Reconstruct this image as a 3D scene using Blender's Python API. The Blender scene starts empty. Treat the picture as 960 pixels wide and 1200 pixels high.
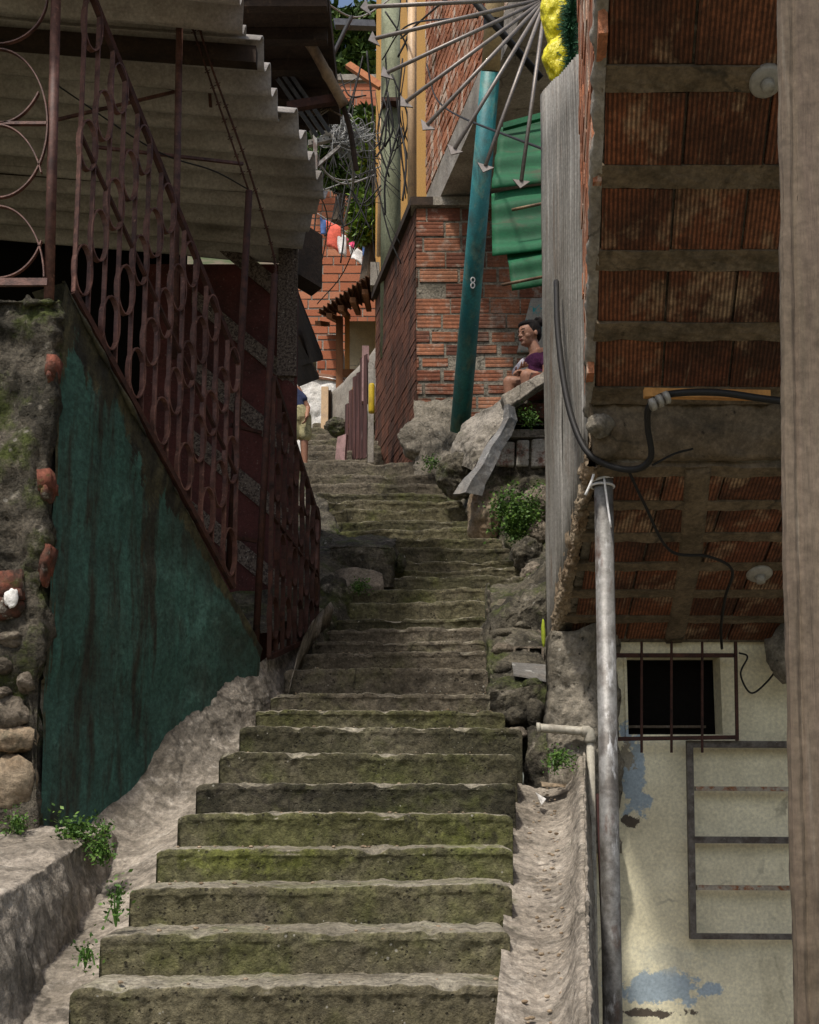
import bpy, math, random
from mathutils import Vector, noise, Matrix
random.seed(7)
R = math.radians
SC = bpy.context.scene
COL = SC.collection
# ------------------------------------------------------------------ camera
F, Y0, PIT = 1400.0, 776.0, R(8)
cs, sn = math.cos(PIT), math.sin(PIT)
def P(px, py, d):
    t = (Y0 - py) / F
    z = d * (sn + t * cs) / (cs - t * sn)
    x = (px - 480) / F * (d * cs + z * sn)
    return Vector((x, d, z))
def Z(py, d): return P(480, py, d).z
def X(px, py, d): return P(px, py, d).x
cam = bpy.data.cameras.new('camera'); camo = bpy.data.objects.new('camera', cam); COL.objects.link(camo)
cam.sensor_fit = 'VERTICAL'; cam.sensor_height = 36; cam.lens = F / 1200 * 36
cam.shift_y = (Y0 - 600) / 1200; cam.clip_start = 0.05; cam.clip_end = 2000
camo.rotation_euler = (R(90) + PIT, 0, 0); SC.camera = camo

# ------------------------------------------------------------------ mesh helpers
def fr(p, s=1.0, o=4):
    return noise.fractal(Vector(p) * s, 0.9, 2.0, o, noise_basis='PERLIN_ORIGINAL')
class MB:
    def __init__(s): s.v = []; s.f = []; s.uv = []; s.r = []
    def face(s, pts, uv=None, r=0.5):
        n = len(s.v); s.v += [Vector(p) for p in pts]; s.f.append(tuple(range(n, n + len(pts))))
        s.uv.append(uv or [(0, 0)] * len(pts)); s.r.append(r)
    def add(s, verts, faces, r=0.5, uvs=None):
        n = len(s.v); s.v += [Vector(p) for p in verts]
        for i, f in enumerate(faces):
            s.f.append(tuple(k + n for k in f)); s.uv.append(uvs[i] if uvs else [(0, 0)] * len(f)); s.r.append(r)
    def box(s, o, a, b, c, r=0.5, uvo=None):
        """box from corner o with edge vectors a (length), b (height), c (outwards depth)"""
        o, a, b, c = map(Vector, (o, a, b, c))
        v = [o, o + a, o + a + b, o + b, o + c, o + a + c, o + a + b + c, o + b + c]
        fs = [(0, 3, 2, 1), (4, 5, 6, 7), (0, 1, 5, 4), (1, 2, 6, 5), (2, 3, 7, 6), (3, 0, 4, 7)]
        u0, v0 = uvo or (0, 0); la, lb = a.length, b.length
        q = [(u0, v0), (u0 + la, v0), (u0 + la, v0 + lb), (u0, v0 + lb)]
        if a.cross(b).dot(c) < 0: fs = [tuple(reversed(f)) for f in fs]; q2 = list(reversed(q))
        else: q2 = q
        s.add(v, fs, r, [q2] * 6)
    def tube(s, pts, rad, n=8, r=0.5, squash=None):
        pts = [Vector(p) for p in pts]
        rads = rad if isinstance(rad, (list, tuple)) else [rad] * len(pts)
        rings = []; up = None
        for i, p in enumerate(pts):
            t = (pts[min(i + 1, len(pts) - 1)] - pts[max(i - 1, 0)])
            if t.length < 1e-9: t = Vector((0, 0, 1))
            t.normalize()
            if up is None:
                up = Vector((0, 0, 1)) if abs(t.z) < 0.9 else Vector((0, 1, 0))
            a = t.cross(up)
            if a.length < 1e-5: a = t.cross(Vector((1, 0, 0)))
            a.normalize(); b = a.cross(t).normalized(); up = b
            rings.append([p + (a * math.cos(2 * math.pi * k / n) + b * math.sin(2 * math.pi * k / n)) * rads[i] for k in range(n)])
        V = [q for ring in rings for q in ring]; Fc = []
        for i in range(len(pts) - 1):
            for k in range(n):
                Fc.append((i * n + k, i * n + (k + 1) % n, (i + 1) * n + (k + 1) % n, (i + 1) * n + k))
        Fc.append(tuple(reversed(range(n)))); Fc.append(tuple(range((len(pts) - 1) * n, len(pts) * n)))
        s.add(V, Fc, r)
    def strap(s, pts, wdir, w, t, closed=False, r=0.5):
        """flat bar swept along pts; wdir = direction of its width"""
        pts = [Vector(p) for p in pts]; wdir = Vector(wdir).normalized(); V = []; n = len(pts)
        for i, p in enumerate(pts):
            a = pts[(i + 1) % n] if (closed or i < n - 1) else pts[i]
            b = pts[i - 1] if (closed or i > 0) else pts[i]
            tt = (a - b).normalized(); nn = tt.cross(wdir).normalized()
            V += [p - wdir * w / 2 - nn * t / 2, p + wdir * w / 2 - nn * t / 2, p + wdir * w / 2 + nn * t / 2, p - wdir * w / 2 + nn * t / 2]
        Fc = []
        for i in range(n if closed else n - 1):
            j = (i + 1) % n
            for k in range(4):
                Fc.append((i * 4 + k, i * 4 + (k + 1) % 4, j * 4 + (k + 1) % 4, j * 4 + k))
        if not closed: Fc += [(3, 2, 1, 0), ((n - 1) * 4, (n - 1) * 4 + 1, (n - 1) * 4 + 2, (n - 1) * 4 + 3)]
        s.add(V, Fc, r)
    def ball(s, c, rad, nu=14, nv=9, r=0.5, rot=None, amp=0, fq=3, seed=0):
        c = Vector(c); rx, ry, rz = rad if isinstance(rad, (list, tuple)) else (rad,) * 3
        V = []; Fc = []
        for i in range(nv + 1):
            th = math.pi * i / nv
            for k in range(nu):
                ph = 2 * math.pi * k / nu
                dr = Vector((math.sin(th) * math.cos(ph), math.sin(th) * math.sin(ph), math.cos(th)))
                q = Vector((dr.x * rx, dr.y * ry, dr.z * rz))
                if amp:
                    sd2 = Vector((seed * 7.3, seed, 0)); q *= 1 + amp * .55 * fr(dr * fq * .7 + sd2, 1, 3) + amp * .14 * fr(dr * fq * 4 + sd2, 1, 4) - amp * .25 * abs(fr(dr * fq * 1.3 + sd2 * 2, 1, 2))
                if rot: q = rot @ q
                V.append(c + q)
        for i in range(nv):
            for k in range(nu):
                Fc.append((i * nu + k, (i + 1) * nu + k, (i + 1) * nu + (k + 1) % nu, i * nu + (k + 1) % nu))
        s.add(V, Fc, r)
    def build(s, name, m, parent=None, smooth=False, merge=False):
        me = bpy.data.meshes.new(name)
        if parent is not None:
            org = Vector(parent.get('_w', (0, 0, 0)))
        else:
            mn = [min(p[i] for p in s.v) for i in range(3)]; mx = [max(p[i] for p in s.v) for i in range(3)]
            org = Vector(((mn[0] + mx[0]) / 2, (mn[1] + mx[1]) / 2, mn[2]))
        me.from_pydata([p - org for p in s.v], [], s.f)
        ul = me.uv_layers.new(name='UVMap'); k = 0
        data = [c for f in s.uv for uv in f for c in uv]
        ul.data.foreach_set('uv', data)
        at = me.attributes.new('rnd', 'FLOAT', 'FACE'); at.data.foreach_set('value', s.r)
        if smooth: me.polygons.foreach_set('use_smooth', [True] * len(me.polygons))
        me.materials.append(m); me.validate(); me.update()
        o = bpy.data.objects.new(name, me); COL.objects.link(o)
        if parent is not None:
            o.parent = parent; o['_w'] = tuple(org)
        else: o.location = org; o['_w'] = tuple(org)
        return o
def thing(name, label, cat, loc, group=None):
    o = bpy.data.objects.new(name, None); COL.objects.link(o); o.location = loc; o['_w'] = tuple(loc)
    o.empty_display_size = 0.1
    return tag(o, label, cat, group)
def tag(o, label, cat, group=None):
    o['label'] = label; o['category'] = cat
    if group: o['group'] = group
    return o
def struct(o): o['kind'] = 'structure'; return o
def cr(a, b, c, d, t):
    return 0.5 * ((2 * b) + (c - a) * t + (2 * a - 5 * b + 4 * c - d) * t * t + (3 * b - a - 3 * c + d) * t ** 3)
def resample(pts, n, smooth=True):
    pts = [Vector(p) for p in pts]; m = len(pts) - 1; out = []
    for i in range(n + 1):
        u = i / n * m; k = min(int(u), m - 1); t = u - k
        if smooth and m > 1:
            a = pts[k - 1] if k > 0 else 2 * pts[0] - pts[1]
            d = pts[k + 2] if k + 2 <= m else 2 * pts[m] - pts[m - 1]
            out.append(cr(a, pts[k], pts[k + 1], d, t))
        else: out.append(pts[k].lerp(pts[k + 1], t))
    return out
def loft(mb, rows, nu, nv, amp=0, fq=3, seed=0, smooth=True, fine=0, thick=0, tdir=None, r=0.5, uvs=1.0):
    """surface through rows of control points; nu along a row, nv across rows"""
    rs = [resample(r_, nu, smooth) for r_ in rows]
    g = [resample([rs[j][i] for j in range(len(rs))], nv, smooth) for i in range(nu + 1)]  # g[i][j]
    V = []
    for i in range(nu + 1):
        for j in range(nv + 1):
            p = g[i][j]
            if amp or fine:
                du = g[min(i + 1, nu)][j] - g[max(i - 1, 0)][j]; dv = g[i][min(j + 1, nv)] - g[i][max(j - 1, 0)]
                n = du.cross(dv)
                if n.length > 1e-12: n.normalize()
                off = amp * fr(p + Vector((seed * 3.1, seed * 1.7, 0)), fq, 4)
                if fine: off += fine * fr(p + Vector((seed, 5, 0)), fq * 6, 3)
                p = p + n * off
            V.append(p)
    Fc = []; U = []
    for i in range(nu):
        for j in range(nv):
            a = i * (nv + 1) + j; Fc.append((a, a + nv + 1, a + nv + 2, a + 1))
            U.append([(i / nu * uvs, j / nv * uvs), ((i + 1) / nu * uvs, j / nv * uvs), ((i + 1) / nu * uvs, (j + 1) / nv * uvs), (i / nu * uvs, (j + 1) / nv * uvs)])
    if thick:
        td = Vector(tdir or (0, 0, -1)) * thick; n = len(V); V2 = [p + td for p in V]
        F2 = [tuple(reversed([k + n for k in f])) for f in Fc]; F3 = []
        W = nv + 1
        for i in range(nu):
            a, b = i * W, (i + 1) * W; F3.append((a, a + n, b + n, b)); a, b = i * W + nv, (i + 1) * W + nv; F3.append((a, b, b + n, a + n))
        for j in range(nv):
            a, b = j, j + 1; F3.append((a, b, b + n, a + n)); a, b = nu * W + j, nu * W + j + 1; F3.append((a, a + n, b + n, b))
        mb.add(V + V2, Fc + F2 + F3, r, U + U + [[(0, 0)] * 4] * len(F3))
    else: mb.add(V, Fc, r, U)
def brickwall(mb, a, b, z0, z1, bw, bh, jt=0.014, proud=0.012, skip=0.0, keep=None, seed=1, nrm=None, jit=0.004, depth=0.03):
    """individual bricks on a vertical plane from a to b (xy) between z0,z1; n points outwards"""
    rd = random.Random(seed); a = Vector((a[0], a[1], 0)); b = Vector((b[0], b[1], 0)); L = (b - a).length; u = (b - a) / L
    n = Vector(nrm).normalized() if nrm else Vector((u.y, -u.x, 0)); row = 0; z = z0
    while z < z1 - bh * 0.4:
        h = min(bh * rd.uniform(.93, 1.04), z1 - z); s = -rd.uniform(0, 1) * bw * 0.3 - (row % 2) * bw * 0.5
        while s < L:
            w = bw * rd.uniform(.8, 1.08) if rd.random() > .12 else bw * rd.uniform(.4, .6)
            s0, s1 = max(s, 0), min(s + w, L)
            if s1 - s0 > 0.03:
                cx = a + u * (s0 + s1) / 2
                if (not keep or keep((s0 + s1) / 2, z + h / 2)) and rd.random() > skip:
                    pr = proud + rd.uniform(-jit, jit); j1 = jt * rd.uniform(.5, 1.3)
                    o = a + u * (s0 + j1 / 2) - n * (depth - pr) + Vector((0, 0, z + j1 / 2 + rd.uniform(-.003, .003)))
                    mb.box(o, u * (s1 - s0 - j1) + Vector((0, 0, rd.uniform(-.004, .004))), (0, 0, h - j1), n * depth, rd.random(), (rd.random() * 9, 0))
            s += w
        z += h; row += 1
def corr(mb, c00, c10, c01, c11, waves, amp, nl=6, npw=8, wob=0.0, seed=0, thick=0.006, shape='sin'):
    """corrugated sheet; ridges run from c00->c10; waves counted from c00->c01"""
    c00, c10, c01, c11 = map(Vector, (c00, c10, c01, c11)); nv = int(waves * npw)
    n = (c10 - c00).cross(c01 - c00).normalized(); rows = []
    V = []
    for i in range(nl + 1):
        for j in range(nv + 1):
            s, t = i / nl, j / nv
            p = (c00.lerp(c10, s)).lerp(c01.lerp(c11, s), t)
            ph = 2 * math.pi * waves * t
            w = math.sin(ph) if shape == 'sin' else max(-.6, min(.6, math.sin(ph) * 1.6)) / .6
            V.append(p + n * (amp * w + wob * fr(p + Vector((seed, 0, 0)), 1.2, 2)))
    W = nv + 1; Fc = [(i * W + j, (i + 1) * W + j, (i + 1) * W + j + 1, i * W + j + 1) for i in range(nl) for j in range(nv)]
    k = len(V); V2 = [p - n * thick for p in V]; F2 = [tuple(reversed([q + k for q in f])) for f in Fc]; F3 = []
    for j in range(nv):
        F3 += [(j, j + 1, j + 1 + k, j + k), (nl * W + j, nl * W + j + k, nl * W + j + 1 + k, nl * W + j + 1)]
    for i in range(nl):
        F3 += [(i * W, i * W + k, (i + 1) * W + k, (i + 1) * W), (i * W + nv, (i + 1) * W + nv, (i + 1) * W + nv + k, i * W + nv + k)]
    mb.add(V + V2, Fc + F2 + F3)
def leaves(mb, blobs, n, size, seed=0, elong=1.8, droop=0.3):
    rd = random.Random(seed); tot = sum(b[1][0] * b[1][1] * b[1][2] for b in blobs)
    for c, rad in blobs:
        m = int(n * rad[0] * rad[1] * rad[2] / tot)
        for _ in range(m):
            d = Vector((rd.gauss(0, 1), rd.gauss(0, 1), rd.gauss(0, 1))).normalized() * (rd.random() ** .45)
            p = Vector(c) + Vector((d.x * rad[0], d.y * rad[1], d.z * rad[2]))
            a = Vector((rd.gauss(0, 1), rd.gauss(0, 1), rd.gauss(0, .7) - droop)).normalized()
            b = a.cross(Vector((rd.gauss(0, 1), rd.gauss(0, 1), rd.gauss(0, 1)))).normalized()
            s = size * rd.uniform(.6, 1.3); L = a * s * elong; Wd = b * s * .5; nn = a.cross(b) * s * .12
            mb.face([p, p + L * .4 + Wd - nn, p + L, p + L * .4 - Wd - nn], r=rd.random())

# ------------------------------------------------------------------ materials
def mat(name, base, layers=(), rough=.9, metal=0.0, bump=(), top=None, rnd=None, wave=None, spec=.3, uvn=False, transl=0, grit=0, pits=0, spots=(), wear=None, cracks=0):
    m = bpy.data.materials.new(name); m.use_nodes = True; nt = m.node_tree; N = nt.nodes; Lk = nt.links
    bs = N['Principled BSDF']; bs.inputs['Roughness'].default_value = rough; bs.inputs['Metallic'].default_value = metal
    bs.inputs['Specular IOR Level'].default_value = spec
    geo = N.new('ShaderNodeNewGeometry'); uvn_ = N.new('ShaderNodeUVMap')
    src = uvn_.outputs[0] if uvn else geo.outputs['Position']
    def nz(scale, stretch=(1, 1, 1), det=6, ro=.6, dist=0.0):
        mp = N.new('ShaderNodeMapping'); mp.inputs['Scale'].default_value = stretch; Lk.new(src, mp.inputs[0])
        n = N.new('ShaderNodeTexNoise'); n.inputs['Scale'].default_value = scale; n.inputs['Detail'].default_value = det
        n.inputs['Roughness'].default_value = ro; n.inputs['Distortion'].default_value = dist; Lk.new(mp.outputs[0], n.inputs['Vector'])
        return n.outputs[0]
    def mapr(sock, lo, hi, a=0, b=1):
        r = N.new('ShaderNodeMapRange'); r.inputs[1].default_value = lo; r.inputs[2].default_value = hi
        r.inputs[3].default_value = a; r.inputs[4].default_value = b; Lk.new(sock, r.inputs[0]); return r.outputs[0]
    def mix(f, a, b, mode='MIX'):
        x = N.new('ShaderNodeMix'); x.data_type = 'RGBA'; x.blend_type = mode
        for s_, i in ((f, 0), (a, 6), (b, 7)):
            if isinstance(s_, (int, float)): x.inputs[i].default_value = s_
            elif isinstance(s_, tuple): x.inputs[i].default_value = (*s_, 1)
            else: Lk.new(s_, x.inputs[i])
        return x.outputs[2]
    col = base
    if rnd:
        at = N.new('ShaderNodeAttribute'); at.attribute_name = 'rnd'
        rp = N.new('ShaderNodeValToRGB'); Lk.new(at.outputs['Fac'], rp.inputs[0])
        rp.color_ramp.interpolation = 'LINEAR'
        while len(rp.color_ramp.elements) < len(rnd): rp.color_ramp.elements.new(.5)
        for i, c in enumerate(rnd):
            rp.color_ramp.elements[i].position = i / (len(rnd) - 1); rp.color_ramp.elements[i].color = (*c, 1)
        col = rp.outputs[0]
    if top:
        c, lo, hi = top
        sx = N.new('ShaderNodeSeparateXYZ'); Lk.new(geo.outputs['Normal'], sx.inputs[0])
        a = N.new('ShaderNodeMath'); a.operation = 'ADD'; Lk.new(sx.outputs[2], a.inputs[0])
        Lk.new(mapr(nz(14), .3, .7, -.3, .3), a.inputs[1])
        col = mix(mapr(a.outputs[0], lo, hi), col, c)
    hts = []
    for L in layers:
        c, sc_, lo, hi = L[:4]; st = L[4] if len(L) > 4 else (1, 1, 1); fac = L[5] if len(L) > 5 else 1.0
        mk = mapr(nz(sc_, st, 8, .65), lo, hi, 0, fac)
        col = mix(mk, col, c)
    # overall fine mottling
    for (cc, rr3, cl3, amt) in spots:
        mp = N.new('ShaderNodeMapping'); mp.vector_type = 'POINT'; mp.inputs['Scale'].default_value = [1 / q for q in rr3]; mp.inputs['Location'].default_value = [-c_ / q for c_, q in zip(cc, rr3)]; Lk.new(geo.outputs['Position'], mp.inputs[0])
        ln = N.new('ShaderNodeVectorMath'); ln.operation = 'LENGTH'; Lk.new(mp.outputs[0], ln.inputs[0])
        ad = N.new('ShaderNodeMath'); ad.operation = 'ADD'; Lk.new(ln.outputs['Value'], ad.inputs[0]); Lk.new(mapr(nz(7, det=10, ro=.7), .3, .7, -.75, .75), ad.inputs[1])
        hard = .12 if amt >= 1 else .5
        col = mix(mapr(ad.outputs[0], .8 - hard, .8, min(amt, 1), 0), col, cl3)
    if wear:
        wc1, wc2 = wear; at = N.new('ShaderNodeAttribute'); at.attribute_name = 'rnd'
        ad = N.new('ShaderNodeMath'); ad.operation = 'ADD'; Lk.new(at.outputs['Fac'], ad.inputs[0]); Lk.new(mapr(nz(5, (1, 1, .22), 10, .7), .3, .7, -.55, .55), ad.inputs[1])
        wcol = mix(mapr(nz(9, (1, 1, .3), 8), .4, .62), wc1, wc2)
        col = mix(mapr(ad.outputs[0], .55, .66), col, wcol)
    col = mix(1.0, col, mix(mapr(nz(60, det=3), .3, .7), (.78, .78, .78), (1.12, 1.12, 1.12)), 'MULTIPLY')
    pitn = None
    if cracks:
        nn_ = N.new('ShaderNodeTexNoise'); nn_.inputs['Scale'].default_value = 5; nn_.inputs['Detail'].default_value = 8; Lk.new(geo.outputs['Position'], nn_.inputs['Vector'])
        sc2 = N.new('ShaderNodeVectorMath'); sc2.operation = 'SCALE'; sc2.inputs['Scale'].default_value = .28; Lk.new(nn_.outputs['Color'], sc2.inputs[0])
        av = N.new('ShaderNodeVectorMath'); av.operation = 'ADD'; Lk.new(sc2.outputs[0], av.inputs[0]); Lk.new(geo.outputs['Position'], av.inputs[1])
        vc = N.new('ShaderNodeTexVoronoi'); vc.feature = 'DISTANCE_TO_EDGE'; vc.inputs['Scale'].default_value = cracks; Lk.new(av.outputs[0], vc.inputs['Vector'])
        ck = N.new('ShaderNodeMath'); ck.operation = 'MULTIPLY'; Lk.new(mapr(vc.outputs['Distance'], .004 * cracks, .012 * cracks, 1, 0), ck.inputs[0]); Lk.new(mapr(nz(1.3), .47, .56), ck.inputs[1])
        col = mix(mapr(ck.outputs[0], 0, 1, 0, .6), col, (.03, .026, .02))
    if grit:
        g0, g1 = max(.05, 1 - .62 * grit), 1 + .75 * grit
        col = mix(1.0, col, mix(mapr(nz(34, det=10, ro=.78), .34, .66), (g0, g0, g0), (g1, g1, g1)), 'MULTIPLY')
        col = mix(1.0, col, mix(mapr(nz(1.7, det=5, ro=.6), .3, .7), (.72, .70, .66), (1.25, 1.25, 1.25)), 'MULTIPLY')
    if pits:
        vo = N.new('ShaderNodeTexVoronoi'); vo.inputs['Scale'].default_value = pits; Lk.new(geo.outputs['Position'], vo.inputs['Vector'])
        ad = N.new('ShaderNodeMath'); ad.operation = 'ADD'; Lk.new(vo.outputs['Distance'], ad.inputs[0]); Lk.new(mapr(nz(9), .35, .65, -.18, .22), ad.inputs[1])
        pitn = mapr(ad.outputs[0], .06, .17); col = mix(mapr(ad.outputs[0], .05, .14, .75, 0), col, (.02, .017, .012))
        v2 = N.new('ShaderNodeTexVoronoi'); v2.inputs['Scale'].default_value = pits * .8; mp2 = N.new('ShaderNodeMapping'); mp2.inputs['Location'].default_value = (3.1, 7.7, 1.3); Lk.new(geo.outputs['Position'], mp2.inputs[0]); Lk.new(mp2.outputs[0], v2.inputs['Vector'])
        a2 = N.new('ShaderNodeMath'); a2.operation = 'ADD'; Lk.new(v2.outputs['Distance'], a2.inputs[0]); Lk.new(mapr(nz(7), .35, .65, -.12, .25), a2.inputs[1])
        col = mix(mapr(a2.outputs[0], .05, .10, .8, 0), col, (.34, .32, .27))
    if wave and wave[0] == 0:
        sx0 = N.new('ShaderNodeSeparateXYZ'); Lk.new(uvn_.outputs[0], sx0.inputs[0])
        m0 = N.new('ShaderNodeMath'); m0.operation = 'MULTIPLY'; m0.inputs[1].default_value = wave[1] * 2 * math.pi; Lk.new(sx0.outputs[0], m0.inputs[0])
        s0_ = N.new('ShaderNodeMath'); s0_.operation = 'SINE'; Lk.new(m0.outputs[0], s0_.inputs[0])
        col = mix(mapr(s0_.outputs[0], -1, .3, .62, 0), col, (.028, .014, .009))
    if isinstance(col, tuple): bs.inputs['Base Color'].default_value = (*col, 1)
    else: Lk.new(col, bs.inputs['Base Color'])
    prev = None
    for B in bump:
        sc_, dist_ = B[:2]; st = B[2] if len(B) > 2 else (1, 1, 1)
        bn = N.new('ShaderNodeBump'); bn.inputs['Strength'].default_value = 1; bn.inputs['Distance'].default_value = dist_
        Lk.new(nz(sc_, st, 6, .65), bn.inputs['Height'])
        if prev: Lk.new(prev, bn.inputs['Normal'])
        prev = bn.outputs[0]
    if pitn is not None:
        bn = N.new('ShaderNodeBump'); bn.inputs['Strength'].default_value = 1; bn.inputs['Distance'].default_value = .006
        Lk.new(pitn, bn.inputs['Height'])
        if prev: Lk.new(prev, bn.inputs['Normal'])
        prev = bn.outputs[0]
    if wave:
        axis, freq, dist_ = wave
        sx = N.new('ShaderNodeSeparateXYZ'); Lk.new(uvn_.outputs[0], sx.inputs[0])
        ml = N.new('ShaderNodeMath'); ml.operation = 'MULTIPLY'; ml.inputs[1].default_value = freq * 2 * math.pi; Lk.new(sx.outputs[axis], ml.inputs[0])
        si = N.new('ShaderNodeMath'); si.operation = 'SINE'; Lk.new(ml.outputs[0], si.inputs[0])
        bn = N.new('ShaderNodeBump'); bn.inputs['Strength'].default_value = 1; bn.inputs['Distance'].default_value = dist_
        Lk.new(mapr(si.outputs[0], -1, .2), bn.inputs['Height'])
        if prev: Lk.new(prev, bn.inputs['Normal'])
        prev = bn.outputs[0]
    if prev: Lk.new(prev, bs.inputs['Normal'])
    if transl: bs.inputs['Subsurface Weight'].default_value = 0
    return m
V3 = (1, 1, .12)
M = {}
M['step'] = mat('mossy_step_concrete', (.1, .1, .06), [((.085, .10, .018), 3.0, .50, .68, (1, 1, 1), .6), ((.15, .13, .095), 3.3, .50, .70, (1, 1, 1), .7), ((.028, .026, .018), 8, .52, .72, (1, 1, 1), .7), ((.42, .40, .35), 48, .70, .76)],
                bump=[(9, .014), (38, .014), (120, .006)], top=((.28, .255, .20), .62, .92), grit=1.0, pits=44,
                rnd=[(.040, .037, .024), (.080, .074, .040), (.105, .104, .042), (.125, .108, .070)],
                spots=[(P(300, 1010, 4.6), (.45, .3, .10), (.135, .150, .030), .7), (P(560, 985, 4.9), (.2, .3, .10), (.13, .145, .03), .7), (P(230, 1060, 4.2), (.12, .3, .06), (.12, .15, .02), .7), (P(480, 900, 5.6), (.5, .2, .06), (.05, .05, .02), .7)], cracks=1.3)
M['stepdry'] = mat('worn_step_concrete', (.135, .115, .085), [((.08, .085, .025), 2.6, .5, .66, (1, 1, 1), .6), ((.06, .052, .04), 6, .5, .72, (1, 1, 1), .8), ((.30, .28, .24), 40, .70, .78)],
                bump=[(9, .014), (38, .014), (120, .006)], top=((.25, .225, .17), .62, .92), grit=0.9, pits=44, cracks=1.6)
M['gutter'] = mat('worn_gutter_cement', (.29, .255, .212), [((.12, .105, .085), 4, .45, .62, (1, 3.0, 1), .85), ((.085, .09, .035), 4, .62, .75, (1, 1, 1), .7), ((.50, .46, .40), 14, .55, .75, (1, 1, 1), .6)],
                  bump=[(7, .008), (26, .010), (90, .006)], grit=0.8, cracks=1.2, spots=[(P(225, 880, 5.75), (.55, .9, .42), (.105, .09, .07), .75), (P(60, 1150, 4.2), (.3, .5, .2), (.15, .13, .10), .5)])  # first spot paints the shade of the upper left gutter into the cement
M['bank'] = mat('mossy_rubble', (.13, .115, .085), [((.045, .04, .03), 4, .42, .6), ((.065, .08, .02), 3, .5, .64), ((.30, .27, .22), 7, .58, .72)], bump=[(7, .06), (24, .03), (80, .010)], grit=1.1, pits=20)
M['rock'] = mat('weathered_rock', (.24, .20, .155), [((.10, .085, .065), 5, .42, .66), ((.06, .07, .02), 6, .56, .7), ((.36, .32, .26), 12, .58, .74)], bump=[(8, .04), (30, .02), (110, .007)], grit=0.8)
M['rocktan'] = mat('tan_rock', (.30, .24, .17), [((.18, .12, .07), 6, .42, .66), ((.08, .075, .05), 9, .56, .7)], bump=[(8, .02), (30, .008), (110, .002)], grit=0.7)
M['mortar'] = mat('rough_mortar', (.22, .195, .155), [((.10, .09, .07), 6, .45, .68), ((.33, .30, .25), 15, .55, .75, (1, 1, 1), .7)], bump=[(12, .02), (45, .012), (130, .004)], grit=0.7, pits=24, cracks=2.2)
M['pillar'] = mat('mossy_pillar_plaster', (.15, .13, .10), [((.05, .045, .033), 3.5, .42, .60), ((.07, .085, .022), 4, .52, .62), ((.27, .245, .2), 11, .58, .7), ((.5, .48, .42), 24, .70, .74, (1, 1, 1), .7)], bump=[(7, .06), (28, .03), (100, .010)], grit=0.95, pits=18, cracks=2.0)
M['green'] = mat('teal_plaster', (.046, .108, .086), [((.020, .050, .038), 2.0, .42, .68, (1, 1, .5), .85), ((.055, .15, .12), 8, .55, .70, (1, 1, .2), .8), ((.030, .026, .017), 5, .53, .62, (1, 1, .13), .92), ((.032, .034, .024), 1.3, .5, .66, (1, 1, .7), .75), ((.008, .009, .008), 2.2, .515, .53, (1, 1, .6), .0)], rough=.8, bump=[(6, .010), (50, .005)], grit=.7, wear=((.020, .019, .013), (.075, .068, .035)))
M['greenworn'] = mat('worn_teal_edge', (.055, .065, .042), [((.025, .022, .014), 7, .40, .60, (1, 1, .35)), ((.10, .09, .035), 10, .55, .68, (1, 1, .3), .8), ((.05, .14, .11), 6, .60, .66, V3)], bump=[(10, .02), (50, .005)], grit=0.6)
M['iron'] = mat('rusty_red_iron', (.15, .068, .05), [((.06, .022, .016), 12, .42, .62), ((.30, .16, .12), 30, .60, .74, (1, 1, 1), .8), ((.035, .025, .02), 20, .55, .7, (1, 1, 1), .6)], rough=.6, bump=[(120, .002)], spec=.5, grit=0.3)
M['irondark'] = mat('dark_iron', (.06, .027, .02), [((.10, .042, .028), 12, .5, .7), ((.02, .014, .012), 20, .5, .7)], rough=.75, bump=[(120, .001)], spec=.2)
M['asbestos'] = mat('fibre_cement', (.42, .39, .36), [((.28, .24, .20), 1.6, .45, .70, (1, 1, 1), .7), ((.09, .065, .045), 3, .56, .74, (.3, 2, 1), .8), ((.05, .035, .025), 30, .70, .76)], bump=[(30, .002)], grit=0.3)
M['wine'] = mat('wine_red_wall', (.085, .024, .02), [((.04, .014, .012), 4, .42, .68), ((.22, .17, .14), 55, .62, .7, (1, 1, 1), .7)], rough=.8, bump=[(12, .006), (80, .003)], grit=0.35)
M['pebble'] = mat('pebbledash', (.19, .15, .12), [((.05, .035, .03), 60, .45, .56), ((.5, .45, .38), 75, .62, .66)], bump=[(70, .012)])
BR = [(.09, .032, .02), (.20, .07, .035), (.26, .105, .055), (.15, .05, .027), (.30, .135, .075)]
M['brick'] = mat('clay_brick', (.3, .1, .05), [((.12, .05, .03), 5, .55, .75, (1, 1, 1), .6), ((.30, .265, .22), 9, .52, .70, (1, 1, 1), .75), ((.05, .035, .028), 2.2, .5, .7, (1, 1, .6), .7)], rnd=BR, bump=[(50, .004)], wave=(1, 22, .004), grit=0.5)
M['brickshade'] = mat('shaded_clay_brick', (.1, .05, .03), [((.03, .018, .012), 4, .42, .66, (1, 1, .4), .9)], rnd=[(.07, .028, .017), (.15, .055, .03), (.10, .04, .022)], bump=[(50, .004)], wave=(1, 22, .004), grit=.4)  # darker brick copy, the side face's shade is put into its colour
M['brickfar'] = mat('far_brick', (.3, .1, .05), [((.40, .3, .22), 3, .62, .76, (1, 1, 1), .5)], rnd=[(.30, .09, .045), (.42, .15, .075), (.36, .12, .06), (.48, .21, .12)], bump=[(50, .003)])
M['bricklow'] = mat('old_red_brick', (.24, .08, .045), [((.06, .04, .03), 7, .45, .60), ((.40, .37, .32), 14, .60, .70), ((.07, .085, .02), 9, .6, .7)], bump=[(30, .01), (90, .003)], rnd=[(.13, .042, .028), (.22, .078, .048)], grit=0.7)
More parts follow.
